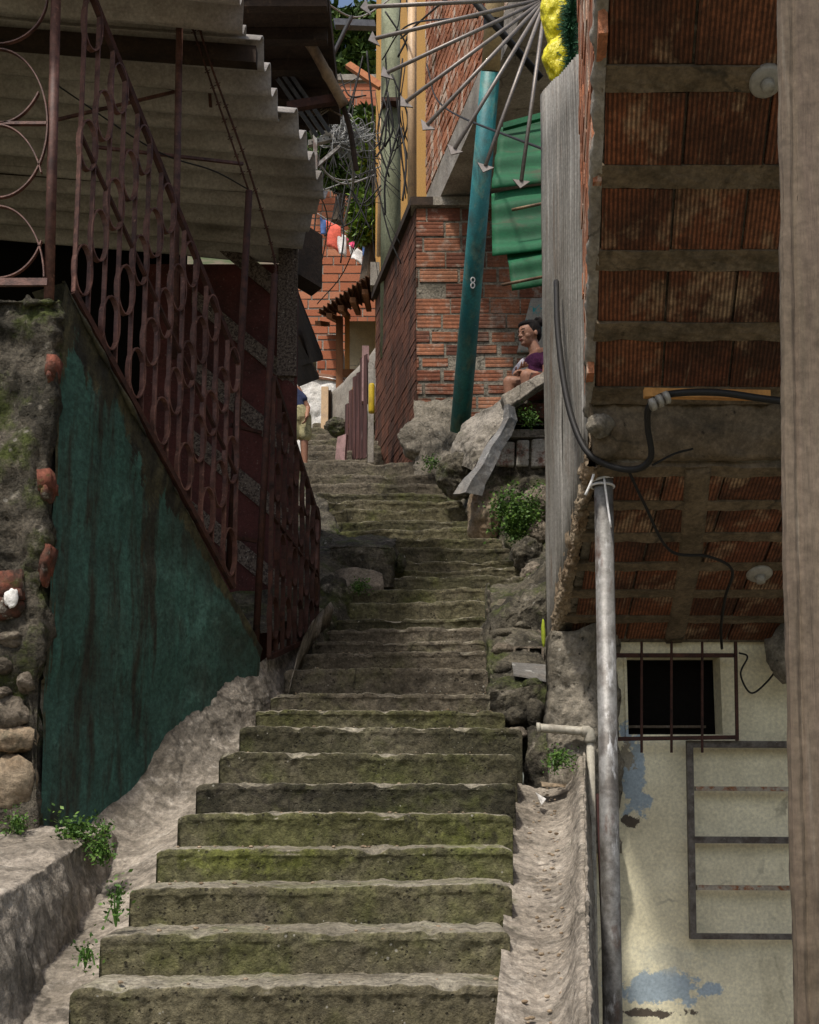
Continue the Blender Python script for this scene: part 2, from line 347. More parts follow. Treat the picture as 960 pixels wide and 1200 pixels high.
M['brickside'] = mat('side_brick', (.3, .12, .07), [((.6, .53, .44), 10, .50, .62, (3, .25, .25), .9), ((.12, .06, .04), 6, .55, .7)], rnd=[(.30, .11, .055), (.46, .19, .10)], bump=[(40, .01)], grit=0.5)
M['tile'] = mat('ceiling_clay_tile', (.2, .06, .03), [((.055, .028, .018), 2.4, .42, .62, (1, 1, 1), .85), ((.42, .30, .19), 3.6, .54, .66, (1.4, 1, 1), .75), ((.46, .36, .25), 40, .60, .70, (2.2, .10, .10), .35), ((.035, .02, .014), 6, .58, .72, (1, 1, 1), .8)], rnd=[(.12, .046, .025), (.25, .090, .042), (.17, .058, .03), (.30, .12, .06)], bump=[(60, .004)], wave=(0, 62, .005), grit=.7)
M['beam'] = mat('ceiling_mortar', (.155, .118, .078), [((.07, .055, .035), 6, .45, .7), ((.04, .03, .02), 20, .64, .72)], bump=[(14, .008), (60, .004)], grit=0.6, cracks=1.6)
M['yellow'] = mat('cream_yellow_wall', (.82, .76, .55), [((.66, .60, .42), 1.8, .42, .70, (1, 1, 1), .8), ((.34, .29, .18), 4, .60, .80, (1, 1, .3), .7), ((.14, .11, .07), 55, .73, .77)], rough=.7, bump=[(3, .008), (25, .0006)], grit=0.12, spots=[(P(738, 910, 6.2), (.10, .3, .26), (.36, .44, .50), 1), (P(733, 885, 6.2), (.05, .3, .09), (.30, .27, .21), 1), (P(740, 962, 6.2), (.06, .3, .04), (.10, .08, .06), 1), (P(775, 1158, 6.2), (.26, .3, .09), (.38, .46, .52), 1), (P(835, 1160, 6.2), (.10, .3, .05), (.38, .46, .52), 1), (P(760, 1188, 6.2), (.22, .3, .03), (.10, .08, .06), 1), (P(790, 1120, 6.2), (.3, .3, .10), (.60, .58, .46), .6)], cracks=0.8)
M['bluepatch'] = mat('peeled_blue_paint', (.33, .41, .48), [((.50, .46, .33), 13, .45, .55), ((.12, .10, .08), 17, .62, .66)], bump=[(30, .004)])
M['galv'] = mat('galvanised_steel', (.23, .225, .215), [((.10, .09, .08), 9, .45, .62), ((.42, .42, .42), 18, .58, .66, (1, 1, .3)), ((.085, .045, .03), 7, .54, .62, (1, 1, .4), .85)], rough=.52, metal=.3, bump=[(90, .001)], spec=.5, grit=0.35)
M['zinc'] = mat('zinc_sheet', (.26, .25, .23), [((.15, .13, .11), 70, .50, .62, (1, 1, .012), .7), ((.16, .10, .06), 5, .56, .70, (1, 1, .3), .7), ((.50, .48, .45), 12, .56, .7, (1, 1, .06), .7), ((.08, .06, .04), 12, .66, .74, (1, 1, .08))], rough=.6, metal=.25, bump=[(60, .001)], grit=0.25)
M['flash'] = mat('zinc_flashing', (.19, .185, .175), [((.20, .18, .16), 8, .48, .7), ((.5, .5, .48), 12, .6, .7)], rough=.55, metal=.3, bump=[(12, .01)], grit=0.35)
M['wood'] = mat('grey_timber', (.15, .118, .085), [((.14, .105, .08), 9, .42, .62, (2, 2, .08)), ((.27, .24, .20), 14, .54, .72, (2, 2, .06)), ((.045, .033, .025), 22, .66, .72, (1.5, 1.5, .07)), ((.09, .075, .06), 3, .55, .75, (1, 1, .6), .6)], bump=[(12, .008, (2, 2, .06)), (60, .003, (1, 1, .1))], grit=0.35)
M['bamboo'] = mat('bamboo', (.23, .155, .085), [((.10, .06, .035), 7, .45, .65, (1, 1, .3)), ((.32, .24, .15), 20, .6, .7)], rough=.6, bump=[(40, .002)])
M['darkwood'] = mat('dark_wood', (.042, .027, .018), [((.025, .017, .012), 6, .45, .65), ((.10, .065, .04), 14, .6, .75, (1, .2, 1))], bump=[(30, .004)], grit=0.4)
M['brownwood'] = mat('brown_wood', (.22, .10, .045), [((.12, .05, .025), 8, .45, .7, (1, 1, .1))], bump=[(40, .003)])
M['orangewood'] = mat('orange_wood', (.52, .26, .08), [((.35, .16, .05), 8, .45, .7, (1, 1, .1))], bump=[(40, .003)])
M['orangebeam'] = mat('orange_beam', (.36, .14, .06), [((.25, .09, .04), 8, .45, .7)])
M['bluepole'] = mat('teal_painted_pole', (.012, .15, .165), [((.04, .22, .20), 5, .45, .65, (1, 1, .4), .8), ((.03, .06, .05), 6, .52, .66, (1, 1, .2), .8), ((.12, .20, .15), 9, .54, .66, (1, 1, .35), .7), ((.42, .42, .36), 26, .68, .72, (1, 1, .6), .8)], rough=.5, bump=[(40, .002)], spec=.5, grit=0.25)
M['polecream'] = mat('cream_painted_pole', (.42, .31, .16), [((.28, .21, .12), 6, .45, .7)], rough=.6, bump=[(40, .002)])
M['utility'] = mat('treated_utility_pole', (.23, .25, .17), [((.14, .15, .09), 7, .45, .66, (1, 1, .1)), ((.34, .34, .26), 14, .6, .72, (1, 1, .1))], bump=[(30, .004, (1, 1, .1))], grit=0.4)
M['ochre'] = mat('ochre_wall', (.46, .26, .08), [((.45, .26, .09), 2, .45, .7)], bump=[(30, .002)])
M['creampipe'] = mat('cream_pipe', (.60, .42, .25), [((.42, .30, .2), 6, .5, .72)], rough=.5)
M['plaster'] = mat('grey_plaster', (.31, .285, .25), [((.20, .175, .15), 3, .42, .68), ((.15, .13, .11), 7, .62, .75, (1, 1, .4), .8)], bump=[(10, .01), (60, .003)], grit=0.45, cracks=1.2)
M['concrete'] = mat('grey_concrete', (.26, .235, .20), [((.14, .125, .10), 4, .42, .66), ((.075, .08, .03), 5, .60, .72, (1, 1, 1), .7), ((.38, .35, .31), 12, .58, .75)], bump=[(9, .015), (50, .005)], grit=0.7, pits=40, cracks=2)
M['white'] = mat('whitewashed_wall', (.80, .79, .77), [((.50, .49, .46), 6, .58, .74, (1, 1, 1), .7), ((.2, .19, .17), 14, .66, .72, (1, 1, .6), .7)], bump=[(8, .02)], grit=0.35)
M['whiteblock'] = mat('whitewashed_block', (.42, .40, .36), [((.22, .11, .085), 9, .50, .60), ((.13, .11, .09), 14, .55, .65)], bump=[(20, .012), (80, .004)], grit=0.6)
M['awning'] = mat('green_painted_zinc', (.006, .105, .04), [((.003, .045, .015), 2.6, .40, .64, (.3, 1, 1), .85), ((.06, .05, .03), 6, .58, .70, (.5, 1, 1), .7), ((.01, .20, .06), 8, .6, .75, (.3, 1, 1), .6)], rough=.7, spec=.3, bump=[(50, .001)])
M['steelrod'] = mat('spike_steel', (.24, .215, .20), [((.2, .17, .15), 12, .5, .7)], rough=.5, metal=.4)
M['bag'] = mat('yellow_plastic', (.74, .66, .01), [((.62, .50, .0), 6, .45, .7)], rough=.35, spec=.5, bump=[(7, .035, (1.6, 1, .6)), (16, .006)])
M['garland'] = mat('tinsel_green', (.02, .075, .03), [], rnd=[(.01, .045, .022), (.03, .11, .045)], rough=.6)
M['black'] = mat('black_rubber', (.014, .013, .012), [], rough=.6, spec=.3)
M['shadeblack'] = mat('interior_shade', (.010, .009, .008), [], rough=1, spec=0)  # near-black colour standing in for shade in recess, room and brick holes
M['cable'] = mat('grey_cable', (.30, .30, .29), [], rough=.6)
M['whiteplastic'] = mat('aged_white_plastic', (.32, .30, .26), [((.25, .23, .19), 12, .5, .7)], rough=.4, spec=.5)
M['pvc'] = mat('grubby_pvc', (.42, .39, .32), [((.22, .19, .15), 12, .45, .65)], rough=.5)
M['whitecloth'] = mat('white_cloth', (.78, .77, .76), [((.6, .6, .6), 10, .5, .7)], bump=[(12, .01)])
M['pinkcloth'] = mat('pink_cloth', (.72, .08, .20), [((.5, .05, .14), 10, .5, .7)], bump=[(12, .01)])
M['coralcloth'] = mat('coral_cloth', (.75, .15, .10), [((.5, .1, .07), 10, .5, .7)], bump=[(12, .01)])
M['bluecloth'] = mat('blue_cloth', (.06, .12, .3), [], bump=[(12, .01)])
M['rustgate'] = mat('rusty_wine_boards', (.10, .045, .04), [((.045, .022, .02), 12, .42, .6, (1, 1, .1)), ((.34, .24, .22), 16, .62, .70, (1, 1, .08))], bump=[(20, .004)])
M['pinkwall'] = mat('faded_pink_block', (.34, .21, .20), [((.22, .14, .13), 9, .45, .65)], bump=[(20, .006)])
M['yellowcan'] = mat('yellow_plastic_drum', (.55, .38, .02), [((.4, .26, .02), 8, .5, .7)], rough=.4)
M['rooftile'] = mat('clay_roof', (.20, .10, .06), [((.10, .055, .035), 5, .42, .66), ((.30, .2, .14), 15, .6, .75)], bump=[(30, .004)], grit=0.5)
M['leaf'] = mat('leaf_green', (.06, .12, .02), [], rnd=[(.025, .05, .012), (.06, .11, .02), (.13, .20, .04)], rough=.6)
M['leafbright'] = mat('leaf_bright', (.10, .2, .03), [], rnd=[(.07, .13, .02), (.15, .25, .04), (.24, .34, .06)], rough=.5)
M['fern'] = mat('fern_green', (.05, .13, .02), [], rnd=[(.03, .07, .012), (.07, .15, .025), (.14, .24, .04)], rough=.6)
M['bark'] = mat('bark', (.09, .07, .05), [((.05, .04, .03), 10, .45, .65)], bump=[(30, .01)])
M['ground'] = mat('earth', (.14, .11, .075), [((.06, .08, .03), 1, .45, .6)], bump=[(6, .02)])
M['skin'] = mat('skin', (.30, .145, .088), [((.30, .15, .09), 9, .5, .75, (1, 1, 1), .5)], rough=.55, spec=.4)
M['lips'] = mat('lips', (.20, .055, .045), [], rough=.5)
M['hair'] = mat('black_hair', (.012, .010, .010), [((.03, .022, .018), 50, .5, .7, (1, 1, .3))], rough=.85, spec=.1, bump=[(90, .006, (1, 1, .3)), (30, .006)])
M['purple'] = mat('purple_cotton', (.10, .022, .075), [((.055, .012, .045), 9, .45, .65, (1, 1, .5))], bump=[(9, .03), (20, .008)])
M['greycotton'] = mat('grey_cotton', (.40, .38, .42), [((.3, .28, .32), 14, .5, .7)], bump=[(20, .005)])
M['khaki'] = mat('khaki_print', (.40, .36, .20), [((.22, .20, .10), 26, .52, .60)], bump=[(20, .006)])
M['navy'] = mat('navy_cotton', (.03, .04, .09), [], bump=[(20, .004)])
M['sandal'] = mat('yellow_rubber', (.62, .38, .03), [], rough=.5)
M['redscrap'] = mat('red_plastic_scrap', (.5, .04, .03), [], rough=.4)
M['yellowgreen'] = mat('lime_paint', (.30, .36, .03), [((.3, .35, .05), 18, .5, .7)], bump=[(30, .005)])
M['frame'] = mat('grey_painted_frame', (.13, .115, .10), [((.06, .045, .035), 16, .45, .62), ((.3, .28, .25), 26, .62, .7), ((.2, .08, .03), 12, .66, .72)], rough=.6, bump=[(60, .003)], grit=0.5)
M['framerust'] = mat('rusty_bar', (.34, .30, .24), [((.24, .09, .03), 18, .48, .58), ((.09, .04, .02), 26, .6, .66)], rough=.7, bump=[(60, .003)], grit=0.5)
M['slate'] = mat('slate_metal', (.10, .105, .115), [((.05, .05, .055), 10, .5, .7)], rough=.5)
M['tealpaint'] = mat('plaster_with_teal_paint', (.24, .22, .19), [((.01, .22, .24), 5, .54, .58), ((.12, .10, .08), 9, .58, .7)], bump=[(12, .008)])

# ------------------------------------------------------------------ sky and sun
w = bpy.data.worlds.new('World'); SC.world = w; w.use_nodes = True
SUN_EL, SUN_AZ = R(60), R(-152)   # azimuth from +Y clockwise: behind the camera and to the left
sk = w.node_tree.nodes.new('ShaderNodeTexSky'); sk.sky_type = 'NISHITA'; sk.sun_disc = False
sk.sun_elevation = SUN_EL; sk.sun_rotation = SUN_AZ; sk.dust_density = 4; sk.air_density = 1.2
w.node_tree.links.new(sk.outputs[0], w.node_tree.nodes['Background'].inputs[0])
w.node_tree.nodes['Background'].inputs[1].default_value = 0.125
sl = bpy.data.lights.new('sun', 'SUN'); so = bpy.data.objects.new('sun', sl); COL.objects.link(so)
sl.energy = 3.0; sl.angle = R(4); sl.color = (1, .95, .87)
sd = Vector((math.sin(SUN_AZ) * math.cos(SUN_EL), math.cos(SUN_AZ) * math.cos(SUN_EL), math.sin(SUN_EL)))
so.rotation_euler = sd.to_track_quat('Z', 'Y').to_euler()
SC.view_settings.view_transform = 'Standard'; SC.view_settings.look = 'None'; SC.view_settings.gamma = 1
SC.view_settings.exposure = 0.2; SC.render.engine = 'CYCLES'

# ------------------------------------------------------------------ steps
ys = [1155, 1093, 1038, 994, 953, 918, 882, 852, 832, 812, 783, 764, 751, 735, 725, 704, 691, 676, 666, 656, 643, 631, 620, 610, 597, 586, 579, 567, 557, 542]
xl = [82, 118, 152, 184, 209, 230, 257, 281, 300, 317, 333, 351, 366, 381, 392, 404, 408, 440, 462, 466, 458, 398, 397, 390, 386, 372, 368, 360, 356, 350]
xr = [596, 598, 600, 601, 601, 604, 606, 612, 592, 577, 572, 570, 569, 570, 572, 600, 623, 623, 614, 609, 597, 588, 572, 556, 549, 542, 526, 522, 518, 517]
ds = [3.84, 4.09, 4.38, 4.70, 5.02, 5.30, 5.63, 5.93]
while len(ds) < 14: ds.append(ds[-1] + .27)
while len(ds) < 30: ds.append(ds[-1] + .30)
SZ = [Z(y, d) for y, d in zip(ys, ds)]
SL = [X(a, y, d) for a, y, d in zip(xl, ys, ds)]
SR = [X(a, y, d) for a, y, d in zip(xr, ys, ds)]
# steps below the frame, towards the camera
for k in range(7):
    ds.insert(0, ds[0] - .30); SZ.insert(0, SZ[0] - .15); SL.insert(0, SL[0] - .03); SR.insert(0, SR[0] - .035)
# the upper flight beyond the landing
upper = [(13.3, 537, 366, 440), (13.8, 529, 367, 438), (14.3, 522, 368, 437), (14.8, 515, 369, 436), (15.3, 508, 370, 436), (15.9, 501, 372, 436), (16.5, 495, 374, 436)]
def step_block(mb, xl_, xr_, y, z, yn, zb, n, k):
    """one irregular step: rounded worn nosing, riser and tread with noise"""
    prof = [(0.012, zb), (.008, zb + (z - zb) * .55), (.004, zb + (z - zb) * .75), (0, z - (z - zb) * .10 - .012), (.001, z - .008), (.006, z - .001), (.016, z), ((yn - y) * .55, z + .002), (yn - y + .04, z + .006)]
    ex = []
    for a, b in zip(prof[:-1], prof[1:]):
        m = 5 if a is prof[0] else (3 if a is prof[1] or a is prof[2] else 2)
        for t in range(m): ex.append((a[0] + (b[0] - a[0]) * t / m, a[1] + (b[1] - a[1]) * t / m))
    ex.append(prof[-1]); V = []; m = len(ex); amp_ = .005 if k < 16 else (.012 if k < 20 else .035)
    for i in range(n + 1):
        s = i / n; x = xl_ + (xr_ - xl_) * s
        ez = amp_ * fr((x, k * 3.7, 0), 1.3, 3) + .007 * fr((x, k * 5.1, 4), 14, 4); ey = amp_ * 1.5 * fr((x, k * 2.3, 9), 1.1, 3) + .008 * fr((x, k, 2), 16, 4)
        chip = max(0, fr((x * 1.0, k * 4.4, 7), 5, 3) - .12) * .055
        for j, (yy, zz) in enumerate(ex):
            w_ = min(1, max(0, (zz - zb) / max(z - zb, .01)))
            nose = 1 if abs(zz - z) < .02 and yy < .05 else 0
            edge = min(s, 1 - s) * (xr_ - xl_); rnd_ = -.02 * math.exp(-edge / .015) * w_
            p = Vector((x, y + yy + ey * 1.0 + nose * chip, zz + ez * w_ - nose * chip * .8 + rnd_))
            nn = fr(p + Vector((0, 0, k)), 22, 4) * .008
            if yy > .03: p.z += nn * .8
            else: p.y += nn
            V.append(p)
    Fc = [(i * m + j, (i + 1) * m + j, (i + 1) * m + j + 1, i * m + j + 1) for i in range(n) for j in range(m - 1)]
    b0 = len(V)
    V += [Vector((xl_, y + yy, zb - .45)) for yy, zz in ex] + [Vector((xr_, y + yy, zb - .45)) for yy, zz in ex]
    for j in range(m - 1):
        Fc.append((j, j + 1, b0 + j + 1, b0 + j)); a = n * m
        Fc.append((a + j + 1, a + j, b0 + m + j, b0 + m + j + 1))
    Fc.append((0, b0, b0 + m, n * m))
    if k < 20:
        tl = math.sin(k * 5.7) * .006
        for q in V: q.z += tl * (q.x - (xl_ + xr_) / 2) / .7
    mb.add(V, Fc, STEPR.get(k, .9 if k % 3 else .3))
STEPR = {7: .95, 8: .85, 9: .88, 10: .62, 11: .66, 12: .05, 13: .28, 14: .15, 15: .5, 16: .4}
mbA, mbB = MB(), MB()
for k in range(len(ds)):
    zprev = SZ[k - 1] if k else SZ[0] - .16
    yn = ds[k + 1] if k < len(ds) - 1 else 13.3
    dry = 16 <= k <= 20 or k > 33
    ext = 0.0
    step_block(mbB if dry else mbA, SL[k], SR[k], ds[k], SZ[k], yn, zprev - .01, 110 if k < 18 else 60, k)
zp = SZ[-1]
for i, (d, y, a, b) in enumerate(upper):
    z = Z(y, d); step_block(mbB, X(a, y, d) - .1, X(b, y, d) + .1, d, z, d + .7 if i == 6 else upper[i + 1][0], zp - .01, 30, 60 + i); zp = z
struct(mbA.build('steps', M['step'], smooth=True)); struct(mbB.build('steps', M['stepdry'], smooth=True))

# ------------------------------------------------------------------ ground
mb = MB(); mb.face([(-400, -400, -3.6), (400, -400, -3.6), (400, 900, -3.6), (-400, 900, -3.6)]); struct(mb.build('ground', M['ground']))
mb = MB(); loft(mb, [[(-60, 12.0, 3.0), (-60, 22, 7), (-60, 60, 34), (-60, 120, 70)], [(-1.2, 13.0, 3.70), (-1.2, 20, 7.0), (0, 60, 34), (0, 120, 70)], [(60, 12.0, 3.0), (60, 22, 7), (60, 60, 34), (60, 120, 70)]], 30, 30, .3, .3)
hill = mb.build('hillside', M['ground'], smooth=True); struct(hill)

# left gutter: bank beside the steps
def wallx(d): return -1.56 + (d - 5.2) * .558
lk = {2.0: (-1.62, -.95), 3.4: (-1.46, -.62), 4.2: (-1.36, -.42), 4.8: (-1.36, -.30), 5.15: (-1.40, -.17), 5.52: (-1.385, .07), 5.88: (-1.18, .47), 6.17: (-1.02, .72), 6.5: (-.83, .86), 6.9: (-.76, 1.02), 7.5: (-.64, 1.36)}
def stair_at(d):
    for k in range(len(ds) - 1):
        if ds[k] <= d < ds[k + 1]:
            t = (d - ds[k]) / (ds[k + 1] - ds[k]); return SL[k] + (SL[k + 1] - SL[k]) * t, SZ[k] + (SZ[k + 1] - SZ[k]) * t - .13, SR[k] + (SR[k + 1] - SR[k]) * t
rowsG = []
for d, (x, z) in lk.items():
    rx, rz, _ = stair_at(d); rx += .05; rz -= .04 if d < 5.4 else .06
    mx = x + (rx - x) * .5
    sag = (z + rz) / 2 - (.05 if d < 5.3 else .09)
    rowsG.append([Vector((x - .03, d, z + .03)), Vector((x + (rx - x) * .2, d, z * .6 + sag * .4 - .02)), Vector((mx, d, sag)), Vector((rx, d, rz))])
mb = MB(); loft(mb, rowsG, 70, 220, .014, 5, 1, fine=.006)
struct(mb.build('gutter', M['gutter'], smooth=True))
# ledge at the lower left
rowsS = [[(-1.28, 3.3, -.9), (-1.37, 3.3, -.42), (-1.46, 3.3, -.30), (-1.9, 3.3, -.30), (-2.9, 3.3, -.28)],
         [(-1.20, 4.0, -.72), (-1.31, 4.0, -.28), (-1.40, 4.0, -.19), (-1.9, 4.0, -.17), (-2.9, 4.0, -.15)],
         [(-1.20, 4.6, -.60), (-1.31, 4.6, -.17), (-1.39, 4.6, -.09), (-1.9, 4.6, -.07), (-2.9, 4.6, -.07)],
         [(-1.22, 5.0, -.40), (-1.31, 5.0, -.10), (-1.36, 5.0, -.02), (-1.8, 5.0, -.02), (-2.9, 5.0, -.03)],
         [(-1.30, 5.4, -.15), (-1.34, 5.4, .02), (-1.40, 5.4, .03), (-1.8, 5.4, .0), (-2.9, 5.4, .0)]]
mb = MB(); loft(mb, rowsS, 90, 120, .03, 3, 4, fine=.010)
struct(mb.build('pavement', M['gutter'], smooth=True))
# right gutter, U-shaped with a thin crest
rk = [(2.2, -.98), (3.0, -.72), (3.6, -.52), (4.2, -.34), (4.9, -.11), (5.5, .10), (5.95, .26)]
rowsR = []
for d, z in rk:
    _, sz, rx = stair_at(d); rx -= .06; t = (d - 3.6) / 2.3; cx = .532 + t * .335
    rowsR.append([Vector((rx + .03, d, z - .02)), Vector((rx + .09, d, z - .04)), Vector(((rx + cx) / 2 + .02, d, z - .055)), Vector((cx - .075, d, z - .01)), Vector((cx - .035, d, z + .10)), Vector((cx - .012, d, z + .115)), Vector((cx, d, z + .10)), Vector((cx + .02, d, z - .3)), Vector((cx + .03, d, z - 1.3))])
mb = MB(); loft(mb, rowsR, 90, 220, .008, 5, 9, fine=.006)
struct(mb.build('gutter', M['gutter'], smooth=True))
mb = MB(); mb.box((.5, 1.0, -2.6), (4.5, 0, 0), (0, 0, .6), (0, 5.4, 0)); struct(mb.build('lower_pavement', M['concrete']))

# ------------------------------------------------------------------ left: mossy pillar, teal wall
PL = 5.12
pc = P(66, 700, PL).x
def prow(y, dx=0):
    return [P(-260, y, PL), P(-90, y, PL - .03), P(8, y, PL), P(40, y, PL - .03), P(65 - (y - 400) * .042, y, PL), P(70 - (y - 400) * .042, y, PL + .12)]
t = thing('stone_pillar', 'mossy crumbling stone and mortar pillar left of the teal wall', 'stone pillar', (pc - .4, PL, -.2))
mb = MB(); loft(mb, [[p + Vector((0, .35, .02)) for p in prow(352)], prow(356), prow(366), prow(450), prow(600), prow(680), prow(800), prow(990), prow(1060)], 60, 110, .045, 4.5, 3, fine=.014)
mb.build('core', M['pillar'], t, smooth=True)
mb = MB()
for i, (px, py, rx, rz) in enumerate([(12, 835, 26, 21), (6, 812, 10, 8), (16, 866, 30, 17), (14, 918, 30, 36), (32, 800, 12, 14), (4, 780, 14, 12), (30, 968, 12, 10), (14, 750, 22, 11)]):
    c = P(px, py, PL + .01); k = PL / F
    s = MB(); s.ball(c, (rx * k, .07, rz * k), 24, 16, amp=.5, fq=1.6, seed=i); s.build('stone', M['rocktan'] if i in (2, 3) else M['rock'], t, smooth=True)
rd_ = random.Random(2)
for px, py, w_, h in [(2, 692, 60, 36), (48, 565, 16, 26), (48, 655, 10, 34), (55, 430, 12, 26)]:
    c = P(px - (w_ / 2 if px == 2 else 0), py + h / 2, PL); s = MB(); k = PL / F; tl_ = rd_.uniform(-.12, .12)
    s.box(c + Vector((0, -.045, 0)), (w_ * k, 0, w_ * k * tl_), (-h * k * tl_, 0, h * k), (0, .12, 0), .4); b = s.build('brick', M['bricklow'], t); bv = b.modifiers.new('b', 'BEVEL'); bv.width = .014; bv.segments = 3; sb_ = b.modifiers.new('s', 'SUBSURF'); sb_.subdivision_type = 'SIMPLE'; sb_.levels = sb_.render_levels = 3
    tx_ = bpy.data.textures.new('lumps', 'CLOUDS'); tx_.noise_scale = .04; dm = b.modifiers.new('d', 'DISPLACE'); dm.texture = tx_; dm.strength = .03; dm.mid_level = .6
    s.ball(c + Vector((w_ * k / 2, .0, 0)), (w_ * k / 2, .055, h * k / 2), 20, 12, amp=.35, fq=2, seed=px, r=.4); s.build('brick', M['bricklow'], t, smooth=True)
s = MB(); s.ball(P(14, 701, PL - .06), (.032, .012, .040), 20, 12, amp=.6, fq=2.4); s.build('paint_spot', M['white'], t, smooth=True)

def WP(d, z): return Vector((wallx(d), d, z))
dA, dB = 5.16, 6.52
def ztop(d): return Z(347 + (P(0, 0, 1).x * 0), 5.2) + (Z(737, 6.44) - Z(347, 5.2)) * (d - 5.2) / 1.24
t = thing('plaster_wall', 'weathered teal plaster wall tapering down below the sloping iron railing', 'wall', (wallx(5.8), 5.8, -.1))
def woff(d): return .30 + .17 * fr((d * 1.0, 3, 1), 3.2, 4) + .10 * math.exp(-((d - 5.62) / .16) ** 2)
zb = lambda d: -.3 if d < 5.3 else max(-.3, -.3 + (d - 5.3) * .7)
n1 = Vector((1, -.558, 0)).normalized()
rows = []
for i in range(45):
    d = dA + (dB - dA) * i / 44
    zt = ztop(d); rows.append([WP(d, zb(d)), WP(d, zb(d) * .7 + zt * .3), WP(d, zb(d) * .3 + zt * .7), WP(d, zt - .06), WP(d, zt - .01) + n1 * .008, WP(d, zt) - n1 * .05, WP(d, zt) - n1 * .2])
mb = MB(); loft(mb, rows, 90, 100, .016, 2.5, 2, fine=.005)
for i, f_ in enumerate(mb.f):
    c = sum((mb.v[q] for q in f_), Vector()) / len(f_); dist = ztop(c.y) - c.z
    mb.r[i] = max(0, 1.05 - dist / (.42 * max(.3, min(1, (6.15 - c.y) / .55)))) + max(0, .75 - (c.y - dA) / .07) + max(0, .5 - (c.z - zb(c.y) - .25) / .15 * .5) * .6 + max(0, .9 - abs(c.y - 5.72 + (dist - .3) * .15) / .05) * (1 if dist < .75 else 0) * .45
mb.build('painted_face', M['green'], t, smooth=True)
mb = MB(); mb.box(WP(5.15, -.3) - n1 * .30, Vector((.558, 1, 0)) * .02, (0, 0, 2.5), n1 * .26); mb.build('wall_end', M['pillar'], t)

# ------------------------------------------------------------------ railings
def rail_run(label, fx, d0, d1, zt0, zt1, zb0, zb1, cell, rows_n, posts, ring_h, mats, tall=None):
    """sloping railing in a vertical plane, x = fx(d)"""
    t = thing('railing', label, 'railing', (fx(d0), d0, min(zb0, zb1)), 'scrollwork iron railings beside the steps')
    a, b = Vector((fx(d0), d0, 0)), Vector((fx(d1), d1, 0)); L = (b - a).length; u = (b - a) / L; nn = Vector((-u.y, u.x, 0))
    pt = lambda s, z: a + u * s + Vector((0, 0, z))
    ZT = lambda s: zt0 + (zt1 - zt0) * s / L
    ZB = lambda s: zb0 + (zb1 - zb0) * s / L
    for nm, q in (('top_rail', 1.0), ('middle_rail', .50), ('bottom_rail', 0.0)):
        m_ = MB(); m_.strap([pt(0, ZB(0) + (ZT(0) - ZB(0)) * q), pt(L, ZB(L) + (ZT(L) - ZB(L)) * q)], nn, .028 if q != .5 else .02, .03 if q != .5 else .012); m_.build(nm, mats[1], t)
    nc = int(L / cell); cl = L / nc
    for i in range(nc + 1):
        s = i * cl + random.uniform(-.004, .004); m_ = MB(); m_.strap([pt(s, ZB(s)), pt(s + .003, (ZB(s) + ZT(s)) / 2), pt(s, ZT(s))], nn, .026, .007); m_.build('baluster', mats[0], t)
    H = zt0 - zb0
    for j in range(rows_n):
        tz = (j + .55) * H / rows_n
        for i in range(nc):
            if (i + j) % 2: continue
            s = (i + .5) * cl; zc = ZB(s) + tz * (ZT(s) - ZB(s)) / H
            pts = []
            rw = cl * .60 * random.uniform(.93, 1.05); rh = ring_h / 2 * random.uniform(.95, 1.05)
            for k in range(22):
                ph = 2 * math.pi * k / 22
                pts.append(pt(s + rw * math.cos(ph), zc + rh * math.sin(ph)))
            m_ = MB(); m_.strap(pts, nn, .03, .007, closed=True); m_.build('ring', mats[0], t, smooth=False)
    return t
k1 = (Z(737, 6.44) - Z(347, 5.2)) / 1.24
t1 = rail_run('tall rusty scrollwork railing rising above the teal wall', wallx, 5.22, 6.30, Z(-22, 5.22), Z(425, 6.30), ztop(5.22) + .05, ztop(6.30) + .05, .094, 5, [], .255, (M['iron'], M['irondark']))
fx2 = lambda d: P(321, 442, 6.62).x + (P(373, 608, 7.5).x - P(321, 442, 6.62).x) * (d - 6.62) / .88
t2 = rail_run('lower dark railing descending to the steps from the third post', fx2, 6.62, 7.5, Z(442, 6.62), Z(608, 7.5), Z(770, 6.62), Z(745, 7.5), .11, 4, [], .24, (M['irondark'], M['irondark']))
def post(name, label, p0, p1, r, m, group=None):
    mb = MB(); mb.tube([p0, p1], r, 10); return tag(mb.build(name, m, smooth=True), label, 'post', group)
gp = 'rusty posts of the left railing'
post('post', 'thick rusty corner post left of the scrollwork railing', P(57, 372, 5.12), P(67, -60, 5.12), .024, M['iron'], gp)
post('post', 'slim rusty post reaching the corrugated roof behind the scrollwork', P(204, 420, 5.98), P(212, -60, 5.98), .019, M['iron'], gp)
post('post', 'dark post where the scrollwork railing ends, topped by barbed wire', P(268, 680, 6.36), P(292, 224, 6.36), .020, M['irondark'], gp)
post('post', 'dark post nearest the wine red wall, topped by barbed wire', P(299, 770, 6.62), P(322, 322, 6.62), .020, M['irondark'], gp)
post('post', 'short end post of the lower dark railing at the steps', P(370, 712, 7.5), P(372, 606, 7.5), .016, M['iron'], gp)
mb = MB(); mb.strap([P(270, 498, 6.4), P(306, 507, 6.62)], (0, 0, 1), .02, .02)
mb.strap([P(262, 628, 6.4), P(300, 634, 6.62)], (0, 0, 1), .02, .02)
tag(mb.build('tie_bar', M['irondark']), 'thin iron bars joining the two dark posts', 'bar')
